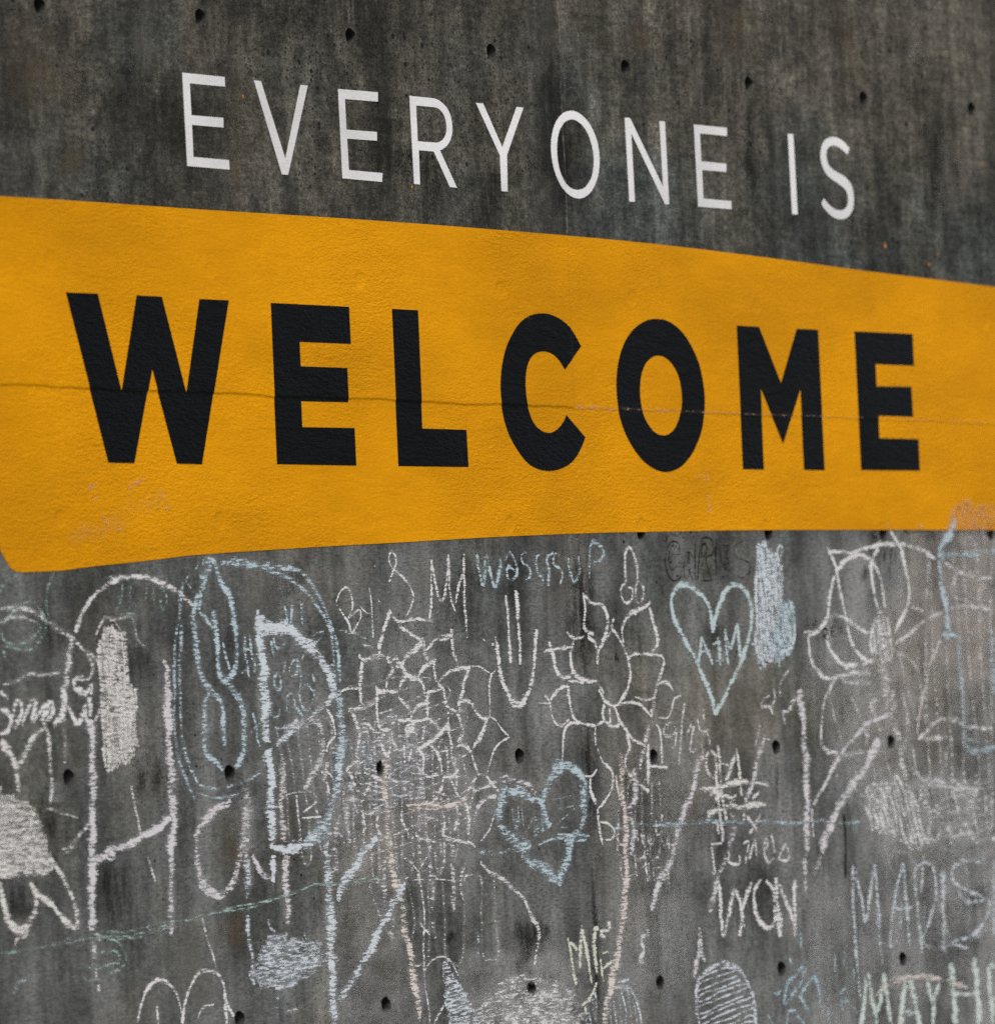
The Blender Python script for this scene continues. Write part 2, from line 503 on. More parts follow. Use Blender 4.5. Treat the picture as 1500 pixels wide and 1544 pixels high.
# ------------------------------------------------------------------ sheets of film that follow the wall
def film(name, loops, yoff, mat, parent, x_cuts=(), z_cuts=()):
    bm = bmesh.new()
    edges = []
    for lp in loops:
        pts = [lp[0]]
        for p in lp[1:]:
            if abs(p[0] - pts[-1][0]) + abs(p[1] - pts[-1][1]) > 0.3:
                pts.append(p)
        vs = [bm.verts.new((a / 1000, 0, b / 1000)) for a, b in pts]
        edges += [bm.edges.new((vs[k], vs[(k + 1) % len(vs)])) for k in range(len(vs))]
    bmesh.ops.triangle_fill(bm, use_beauty=True, use_dissolve=False, edges=edges, normal=(0, -1, 0))
    xs = [v.co.x for v in bm.verts]
    zs = [v.co.z for v in bm.verts]
    x_cuts = list(x_cuts) + [k * 0.022 - SEAM_X for k in range(-100, 150)]
    for dx in [k * 0.0015 for k in range(-5, 6)] + list(x_cuts):
        if min(xs) < SEAM_X + dx < max(xs):
            bmesh.ops.bisect_plane(bm, geom=bm.verts[:] + bm.edges[:] + bm.faces[:], plane_co=(SEAM_X + dx, 0, 0), plane_no=(1, 0, 0))
    for dz in [k * 0.0015 for k in range(-5, 6)] + list(z_cuts):
        if min(zs) < JOINT_Z + dz < max(zs):
            bmesh.ops.bisect_plane(bm, geom=bm.verts[:] + bm.edges[:] + bm.faces[:], plane_co=(0, 0, JOINT_Z + dz), plane_no=(0, 0, 1))
    bmesh.ops.recalc_face_normals(bm, faces=bm.faces)
    if bm.faces[0].normal.y > 0:
        bmesh.ops.reverse_faces(bm, faces=bm.faces)
    for v in bm.verts:
        v.co.y = -(proud(v.co.x, v.co.z) + yoff)
    rim = bmesh.ops.extrude_edge_only(bm, edges=[e for e in bm.edges if e.is_boundary])
    for v in rim['geom']:
        if isinstance(v, bmesh.types.BMVert):
            v.co.y += yoff * 0.9 if yoff < 0.0011 else 0.0004
    return link(name, mesh_from(bm, name, mat), parent)


BANNER = [(-1951.1,2990.4),(-1857.2,2991.4),(-1721.4,2992.8),(-1583.5,2994.0),(-1462.3,2994.7),(-1339.5,2995.3),(-1200.5,2996.1),(-1029.9,2997.8),(-841.0,2999.9),(-663.7,3001.6),(-514.3,3002.8),(-378.3,3003.5),(-240.4,3004.0),(-89.8,3004.2),(63.2,3004.1),(201.9,3004.0),(314.2,3003.8),(410.6,3003.6),(508.0,3003.0),(612.1,3002.1),(717.3,3000.9),(823.5,2999.3),(930.8,2997.2),(1039.2,2994.7),(1148.7,2991.9),(1258.6,2989.0),(1369.7,2985.8),(1484.2,2982.4),(1605.3,2978.5),(1730.1,2974.4),(1851.7,2970.6),(1965.3,2967.6),(2075.2,2965.1),(2188.7,2962.4),(2322.7,2959.0),(2460.8,2955.4),(2558.8,2952.9),(2958.8,2942.6),(3118.8,2261.6),(3098.8,2241.6),(2501.4,2241.6),(2158.7,2239.3),(1696.3,2236.2),(1315.0,2233.2),(1079.9,2230.5),(909.7,2227.8),(766.1,2225.4),(650.1,2223.6),(558.7,2222.2),(450.9,2219.8),(308.1,2216.1),(150.5,2211.5),(-4.6,2206.6),(-151.9,2201.2),(-297.2,2195.4),(-440.2,2189.7),(-581.2,2184.4),(-720.1,2179.1),(-857.0,2173.7),(-1001.9,2167.5),(-1144.7,2161.2),(-1256.4,2155.8),(-1318.9,2152.2),(-1352.5,2149.4),(-1386.0,2146.6),(-1427.8,2143.3),(-1469.5,2140.0),(-1513.8,2136.7),(-1564.0,2133.4),(-1616.8,2130.1),(-1664.8,2126.9),(-1705.0,2123.4),(-1740.7,2120.0),(-1774.1,2117.3),(-1806.5,2115.7),(-1836.6,2114.8),(-1862.2,2114.0),(-1882.2,2113.3),(-1897.9,2112.7),(-1910.8,2112.4),(-1920.8,2112.4),(-1928.2,2112.6),(-1934.9,2113.0),(-1941.8,2113.5),(-1948.1,2114.2),(-1954.0,2115.5),(-1959.7,2117.3),(-1965.1,2119.6),(-1970.4,2123.2),(-1975.5,2128.4),(-1980.6,2134.9),(-1986.0,2141.7),(-1992.4,2149.4),(-1999.1,2157.5),(-2003.8,2163.2),(-2043.8,2313.2),(-2078.8,2543.2),(-2103.8,2863.2),(-2098.8,2965.4),(-2083.8,2987.4)]
BLACK_LETTERS = [
    ('W', [[(-1727.6,2774.3),(-1608.5,2775.6),(-1533.3,2546.2),(-1460.8,2777.5),(-1364.0,2777.4),(-1283.9,2547.6),(-1217.6,2777.5),(-1101.4,2778.6),(-1231.3,2375.6),(-1329.7,2375.7),(-1412.2,2601.3),(-1493.2,2374.2),(-1592.2,2373.8)]]),
    ('E', [[(-933.4,2778.5),(-610.8,2780.4),(-609.6,2687.4),(-822.1,2685.9),(-821.8,2625.0),(-628.9,2626.5),(-627.8,2540.6),(-822.7,2538.7),(-822.6,2474.2),(-605.5,2476.2),(-604.9,2382.0),(-932.0,2380.6)]]),
    ('L', [[(-429.3,2781.6),(-317.3,2782.2),(-317.3,2480.9),(-124.4,2481.4),(-122.3,2385.9),(-426.7,2383.5)]]),
    ('C', [[(409.5,2712.9),(399.8,2723.9),(386.0,2739.3),(371.4,2753.1),(357.3,2762.9),(342.6,2771.0),(327.2,2777.8),(310.9,2783.5),(293.9,2788.0),(277.4,2791.2),(262.2,2793.2),(247.4,2794.0),(232.1,2793.7),(215.4,2792.5),(198.1,2790.2),(181.2,2786.7),(165.1,2781.6),(149.4,2775.3),(134.8,2767.8),(121.6,2759.1),(109.5,2749.2),(97.8,2738.3),(86.2,2726.5),(75.2,2713.7),(65.2,2699.9),(56.6,2685.0),(49.2,2669.2),(43.1,2653.4),(38.4,2637.9),(35.0,2622.6),(32.9,2607.2),(31.9,2591.9),(32.3,2576.6),(33.5,2561.4),(35.7,2546.0),(38.8,2530.7),(43.2,2515.7),(48.8,2501.1),(55.8,2486.7),(63.9,2473.1),(73.4,2460.3),(84.2,2448.1),(96.1,2436.3),(109.3,2424.2),(123.6,2412.4),(138.6,2402.5),(154.3,2395.1),(170.6,2389.5),(187.6,2385.3),(205.7,2382.5),(224.4,2381.1),(242.7,2380.9),(260.1,2381.9),(276.9,2384.0),(293.9,2387.5),(311.8,2392.3),(329.8,2398.4),(346.2,2405.7),(360.3,2414.6),(372.7,2424.6),(384.2,2435.5),(395.7,2448.6),(406.3,2462.5),(413.6,2472.2),(329.7,2529.4),(325.7,2524.3),(319.9,2517.0),(313.0,2509.9),(305.0,2503.5),(295.8,2497.3),(286.2,2491.9),(276.3,2487.4),(265.9,2483.7),(255.1,2481.4),(243.4,2480.8),(231.3,2481.7),(219.8,2483.6),(209.3,2486.6),(199.4,2490.8),(190.5,2495.8),(182.8,2501.4),(176.0,2507.8),(169.8,2515.5),(163.9,2525.2),(158.4,2536.2),(154.0,2546.9),(150.8,2556.5),(148.6,2565.7),(147.1,2575.6),(145.8,2586.7),(145.2,2598.4),(145.5,2610.2),(147.0,2622.0),(149.5,2634.0),(153.0,2645.0),(157.6,2654.7),(163.2,2663.6),(170.0,2671.4),(177.9,2678.2),(187.0,2683.9),(197.3,2688.4),(209.2,2691.5),(222.2,2693.4),(235.0,2694.2),(247.1,2693.7),(258.9,2692.1),(270.1,2689.4),(280.3,2685.8),(289.9,2681.2),(299.5,2675.2),(310.1,2666.3),(320.7,2656.0),(328.1,2648.7)]]),
    ('O', [[(775.2,2798.0),(788.9,2798.0),(802.8,2797.4),(817.0,2795.7),(831.5,2792.6),(846.3,2788.5),(861.0,2783.1),(875.8,2776.4),(890.5,2768.5),(904.4,2759.4),(917.6,2748.8),(930.0,2736.9),(941.5,2724.4),(952.1,2711.6),(961.6,2698.2),(969.8,2684.3),(976.2,2670.2),(981.3,2655.6),(985.3,2640.6),(988.7,2625.2),(991.1,2609.4),(992.1,2593.5),(991.3,2577.5),(989.2,2561.4),(986.2,2546.1),(983.1,2531.9),(979.2,2518.4),(973.4,2504.8),(965.3,2490.8),(955.5,2476.7),(944.7,2463.4),(933.5,2450.9),(921.4,2439.1),(908.0,2428.1),(893.2,2417.9),(877.3,2408.5),(860.8,2400.7),(843.4,2394.8),(825.6,2390.4),(809.2,2387.5),(795.3,2385.9),(782.9,2385.7),(769.9,2386.6),(755.7,2388.4),(741.1,2391.3),(725.9,2395.6),(709.9,2401.3),(693.3,2408.4),(677.5,2416.6),(662.6,2426.4),(648.5,2437.3),(635.6,2448.5),(624.3,2459.4),(614.2,2470.5),(605.0,2482.0),(596.7,2493.9),(589.3,2506.1),(583.0,2518.7),(578.0,2531.3),(574.1,2544.2),(571.1,2558.6),(568.8,2575.4),(567.4,2593.5),(567.3,2611.0),(568.8,2627.3),(571.5,2642.9),(575.1,2657.6),(579.2,2670.7),(584.2,2682.9),(590.5,2695.1),(598.4,2708.1),(607.8,2721.1),(618.0,2733.1),(629.0,2743.8),(640.8,2753.4),(653.2,2762.1),(666.1,2769.7),(679.6,2776.3),(693.4,2782.1),(707.5,2787.1),(721.9,2791.3),(735.9,2794.4),(749.2,2796.5),(762.0,2797.6)], [(774.6,2699.3),(786.1,2698.8),(797.9,2697.0),(809.5,2693.8),(820.8,2689.1),(831.8,2683.0),(841.8,2676.0),(850.7,2668.1),(858.6,2659.3),(865.2,2650.0),(870.4,2640.3),(874.2,2630.0),(877.0,2619.0),(879.0,2606.7),(880.1,2593.7),(879.9,2581.4),(878.3,2570.3),(875.6,2559.9),(871.9,2549.8),(867.3,2539.8),(861.7,2530.1),(855.7,2521.3),(849.2,2513.5),(842.3,2506.6),(834.4,2500.5),(825.2,2495.2),(815.1,2490.7),(805.4,2487.4),(796.8,2485.5),(788.7,2484.7),(780.0,2484.7),(770.1,2485.4),(759.6,2486.8),(749.6,2489.5),(740.3,2493.4),(731.4,2498.5),(722.8,2504.5),(714.5,2511.4),(706.5,2519.1),(699.5,2527.3),(693.7,2536.0),(688.9,2545.1),(684.9,2555.0),(681.9,2566.0),(679.7,2577.7),(678.6,2589.0),(678.6,2599.6),(679.6,2609.9),(681.4,2620.1),(684.0,2630.8),(687.4,2641.5),(692.0,2651.5),(698.1,2660.8),(705.3,2669.4),(713.3,2677.0),(722.3,2683.5),(732.2,2689.0),(742.4,2693.4),(752.8,2696.6),(763.5,2698.6)]]),
    ('M', [[(1165.7,2793.2),(1278.0,2793.3),(1377.6,2641.1),(1469.8,2794.2),(1580.9,2795.4),(1586.2,2402.3),(1478.4,2402.0),(1476.3,2626.5),(1377.1,2472.1),(1274.0,2623.2),(1273.8,2399.6),(1168.1,2399.2)]]),
    ('E', [[(1771.3,2797.3),(2083.8,2800.0),(2085.1,2708.9),(1877.3,2708.1),(1878.2,2644.8),(2065.8,2648.3),(2068.7,2562.4),(1882.4,2561.5),(1883.3,2497.6),(2093.8,2499.0),(2095.1,2408.5),(1778.3,2405.8)]]),
]
WHITE_LETTERS = [
    ('E', [[(-1247.9,3326.0),(-1080.6,3326.4),(-1080.4,3302.6),(-1220.1,3301.6),(-1218.3,3224.3),(-1092.6,3225.6),(-1093.3,3201.7),(-1218.1,3200.7),(-1217.2,3122.9),(-1076.6,3123.2),(-1076.4,3099.4),(-1243.0,3099.5)]]),
    ('V', [[(-963.8,3326.0),(-935.3,3325.7),(-848.4,3138.5),(-774.1,3326.9),(-744.0,3327.2),(-840.2,3099.5),(-865.5,3099.3)]]),
    ('E', [[(-618.4,3327.1),(-450.6,3329.5),(-452.2,3305.4),(-591.3,3303.3),(-590.1,3226.7),(-461.3,3228.2),(-462.9,3205.8),(-588.9,3204.0),(-586.9,3125.3),(-445.0,3125.1),(-448.4,3102.5),(-615.3,3102.7)]]),
    ('R', [[(-315.7,3329.0),(-215.4,3329.5),(-210.1,3329.1),(-202.5,3328.5),(-194.6,3327.3),(-186.8,3325.2),(-178.8,3322.4),(-171.1,3319.0),(-163.9,3315.0),(-157.0,3310.4),(-151.0,3305.3),(-146.1,3299.5),(-142.0,3293.2),(-138.8,3286.6),(-136.4,3279.7),(-134.8,3272.6),(-133.9,3265.7),(-133.7,3259.1),(-134.3,3252.6),(-135.6,3246.1),(-137.8,3239.3),(-140.8,3232.5),(-144.5,3226.2),(-149.3,3220.6),(-154.8,3215.6),(-160.7,3211.1),(-166.9,3207.2),(-173.5,3203.9),(-179.4,3201.2),(-184.6,3199.2),(-189.2,3197.9),(-192.3,3197.0),(-124.1,3104.5),(-155.5,3104.6),(-219.6,3192.3),(-284.6,3192.1),(-285.4,3104.5),(-311.0,3104.3)], [(-288.6,3306.0),(-287.5,3214.7),(-208.4,3215.8),(-203.6,3216.4),(-196.8,3217.4),(-190.2,3219.1),(-184.1,3221.8),(-178.2,3225.1),(-173.0,3228.9),(-168.5,3233.2),(-164.8,3237.9),(-162.0,3242.8),(-160.4,3248.0),(-159.6,3253.3),(-159.4,3258.9),(-159.7,3264.7),(-160.5,3270.6),(-162.1,3276.4),(-164.5,3281.8),(-167.7,3287.0),(-171.5,3291.7),(-176.3,3295.7),(-181.7,3299.3),(-187.3,3302.1),(-193.0,3304.2),(-198.8,3305.5),(-205.0,3306.3),(-212.5,3306.6),(-220.4,3306.4),(-226.0,3306.3)]]),
    ('Y', [[(-25.2,3329.4),(7.3,3329.8),(85.5,3220.3),(158.1,3330.6),(188.1,3330.1),(105.0,3201.8),(101.2,3106.1),(73.3,3105.8),(73.0,3198.3)]]),
    ('O', [[(412.1,3336.1),(421.4,3336.0),(430.6,3335.1),(439.8,3333.4),(449.0,3330.9),(458.2,3327.5),(467.0,3323.6),(475.3,3319.1),(483.2,3314.1),(490.7,3308.3),(498.0,3301.6),(504.8,3294.2),(511.0,3286.5),(516.3,3278.7),(520.9,3270.6),(524.8,3262.5),(527.9,3254.4),(530.1,3246.3),(531.8,3238.1),(532.8,3229.9),(533.2,3221.6),(533.1,3213.4),(532.5,3205.6),(531.3,3197.9),(529.5,3190.2),(527.3,3182.4),(524.5,3174.6),(521.0,3166.7),(516.4,3158.7),(511.1,3150.6),(505.2,3142.9),(498.6,3135.8),(491.5,3129.2),(483.5,3123.2),(474.3,3117.9),(464.4,3113.1),(454.5,3109.4),(445.0,3106.8),(435.6,3105.2),(426.2,3104.5),(416.9,3104.7),(407.6,3105.8),(398.6,3107.5),(390.3,3109.7),(382.4,3112.5),(374.6,3115.9),(366.5,3119.8),(358.6,3124.3),(351.0,3129.6),(343.8,3136.2),(337.1,3143.7),(331.1,3151.4),(325.9,3159.1),(321.3,3167.0),(317.5,3175.2),(314.2,3183.6),(311.6,3192.2),(309.5,3201.0),(308.0,3210.2),(307.1,3219.6),(307.0,3228.9),(307.6,3237.9),(309.0,3246.7),(311.0,3255.4),(313.6,3264.0),(316.7,3272.4),(320.5,3280.5),(324.9,3288.2),(330.1,3295.6),(335.8,3302.4),(342.3,3308.7),(349.3,3314.4),(357.0,3319.5),(365.6,3324.2),(374.8,3328.4),(384.1,3331.7),(393.4,3334.0),(402.8,3335.5)], [(410.5,3313.1),(418.0,3313.3),(424.8,3312.5),(431.9,3310.9),(439.9,3308.6),(448.2,3305.5),(456.1,3301.8),(463.4,3297.2),(470.4,3291.9),(476.7,3286.2),(482.1,3280.3),(486.7,3274.1),(490.9,3267.6),(494.5,3260.8),(497.7,3253.8),(500.3,3247.0),(502.4,3240.5),(504.0,3234.3),(505.1,3227.8),(505.9,3220.9),(506.3,3213.8),(506.1,3206.6),(505.3,3199.4),(503.9,3192.2),(502.0,3185.2),(499.5,3178.3),(496.5,3171.6),(492.8,3165.2),(488.4,3159.3),(483.3,3153.8),(477.5,3148.5),(471.1,3143.3),(463.9,3138.3),(456.3,3134.2),(448.2,3131.3),(439.6,3129.3),(431.0,3128.0),(422.6,3127.3),(414.3,3127.4),(406.3,3128.1),(399.0,3129.4),(392.0,3131.4),(385.1,3134.0),(378.0,3137.4),(371.0,3141.4),(364.5,3146.1),(358.7,3151.7),(353.4,3158.1),(348.9,3164.6),(345.2,3171.2),(342.1,3178.1),(339.6,3185.2),(337.6,3192.5),(336.2,3200.1),(335.1,3207.7),(334.5,3215.3),(334.3,3222.9),(334.6,3230.5),(335.4,3238.1),(336.6,3245.8),(338.4,3253.5),(340.9,3261.5),(344.1,3269.5),(347.8,3276.9),(352.2,3283.1),(357.3,3288.5),(362.8,3293.5),(368.6,3298.2),(374.9,3302.5),(382.2,3306.1),(391.2,3309.2),(401.2,3311.7)]]),
    ('N', [[(660.6,3333.0),(685.8,3333.6),(832.0,3156.1),(826.9,3334.0),(853.4,3334.3),(857.9,3110.3),(837.5,3109.7),(688.8,3292.8),(692.9,3109.1),(666.5,3108.4)]]),
    ('E', [[(994.7,3334.8),(1157.8,3335.6),(1157.7,3312.6),(1023.2,3312.0),(1024.5,3236.1),(1148.2,3236.3),(1146.5,3213.2),(1026.1,3212.4),(1026.9,3134.7),(1165.3,3134.7),(1164.4,3112.1),(999.5,3111.3)]]),
    ('I', [[(1466.7,3337.1),(1494.9,3338.0),(1500.7,3114.1),(1472.1,3113.3)]]),
    ('S', [[(1786.5,3314.2),(1782.3,3317.2),(1776.3,3321.6),(1770.0,3325.6),(1763.8,3328.9),(1757.2,3331.9),(1750.3,3334.7),(1742.8,3337.1),(1734.9,3339.3),(1727.0,3340.9),(1719.1,3341.9),(1711.3,3342.4),(1703.4,3342.3),(1695.3,3341.6),(1687.2,3340.3),(1679.4,3338.5),(1672.0,3336.1),(1664.9,3333.2),(1658.5,3329.7),(1653.0,3325.7),(1648.2,3321.1),(1644.0,3316.2),(1640.5,3310.9),(1637.6,3305.1),(1635.3,3299.5),(1633.6,3294.0),(1632.4,3288.6),(1632.0,3283.0),(1632.3,3277.1),(1633.3,3271.0),(1635.0,3265.1),(1637.3,3259.6),(1640.2,3254.4),(1643.9,3249.3),(1648.3,3244.3),(1653.6,3239.4),(1659.6,3234.8),(1666.5,3230.7),(1674.1,3226.8),(1682.3,3223.4),(1691.4,3220.3),(1701.0,3217.7),(1710.4,3214.9),(1719.6,3211.8),(1728.6,3208.6),(1736.8,3205.4),(1744.3,3202.2),(1750.9,3199.0),(1756.5,3195.5),(1760.6,3191.6),(1763.5,3187.6),(1765.7,3183.2),(1767.4,3178.5),(1768.4,3173.6),(1768.7,3168.8),(1768.3,3164.4),(1767.2,3160.1),(1765.3,3155.9),(1762.4,3151.8),(1758.5,3147.9),(1754.2,3144.5),(1749.5,3141.9),(1744.2,3139.8),(1738.4,3138.3),(1731.9,3137.2),(1724.9,3136.6),(1717.9,3136.4),(1711.1,3136.5),(1704.4,3137.0),(1697.7,3138.1),(1691.1,3139.7),(1684.5,3141.8),(1677.9,3144.4),(1671.3,3147.3),(1664.7,3150.7),(1658.4,3154.3),(1652.0,3158.6),(1645.8,3163.2),(1641.5,3166.4),(1626.8,3150.0),(1630.1,3146.9),(1634.9,3142.4),(1640.3,3138.0),(1646.2,3134.0),(1652.7,3130.0),(1659.6,3126.3),(1666.9,3122.7),(1674.5,3119.4),(1682.5,3116.5),(1691.2,3114.3),(1700.4,3112.6),(1709.2,3111.5),(1717.3,3110.9),(1725.1,3111.0),(1733.0,3111.7),(1741.1,3112.9),(1749.3,3114.8),(1757.2,3117.4),(1764.9,3120.8),(1772.2,3124.9),(1778.6,3129.3),(1783.8,3134.0),(1788.2,3139.1),(1791.7,3144.5),(1794.4,3150.3),(1796.3,3156.5),(1797.6,3163.0),(1798.4,3170.1),(1798.7,3177.6),(1798.3,3184.9),(1797.3,3191.8),(1795.6,3198.4),(1793.0,3204.6),(1789.2,3210.3),(1784.5,3215.4),(1778.8,3220.3),(1772.0,3224.8),(1764.2,3229.0),(1756.0,3232.7),(1747.4,3235.6),(1738.4,3238.0),(1729.4,3240.4),(1720.2,3242.6),(1711.1,3244.8),(1702.8,3247.1),(1695.4,3249.6),(1688.9,3252.2),(1683.1,3255.1),(1678.1,3258.2),(1673.9,3261.5),(1670.4,3265.2),(1667.6,3269.7),(1665.6,3274.6),(1664.1,3279.4),(1662.9,3283.7),(1662.2,3287.8),(1662.3,3291.9),(1663.6,3296.1),(1665.7,3300.3),(1668.3,3304.0),(1671.4,3307.2),(1675.0,3310.0),(1679.1,3312.4),(1683.9,3314.5),(1689.2,3316.1),(1694.7,3317.3),(1700.1,3317.9),(1705.7,3318.1),(1711.6,3317.7),(1718.0,3317.0),(1724.7,3315.8),(1731.7,3314.0),(1739.3,3311.5),(1747.2,3308.4),(1754.8,3305.3),(1762.4,3302.0),(1769.8,3298.7),(1774.9,3296.4)]]),
]
banner = link('banner', None)
tag(banner, 'long yellow vinyl banner with curved edges and bold black WELCOME stuck on the wall', 'banner')
film('vinyl_sheet', [BANNER], 0.0010, MAT['yellow'], banner)
for ch, loops in BLACK_LETTERS:
    o = film('letter', loops, 0.0016, MAT['black'], banner)
    o['label'] = 'bold black letter ' + ch
lettering = link('lettering', None)
tag(lettering, 'thin white capital letters EVERYONE IS stuck on the concrete above the yellow banner', 'lettering')
for ch, loops in WHITE_LETTERS:
    o = film('letter', loops, 0.0009, MAT['white'], lettering)
    o['label'] = 'thin white letter ' + ch

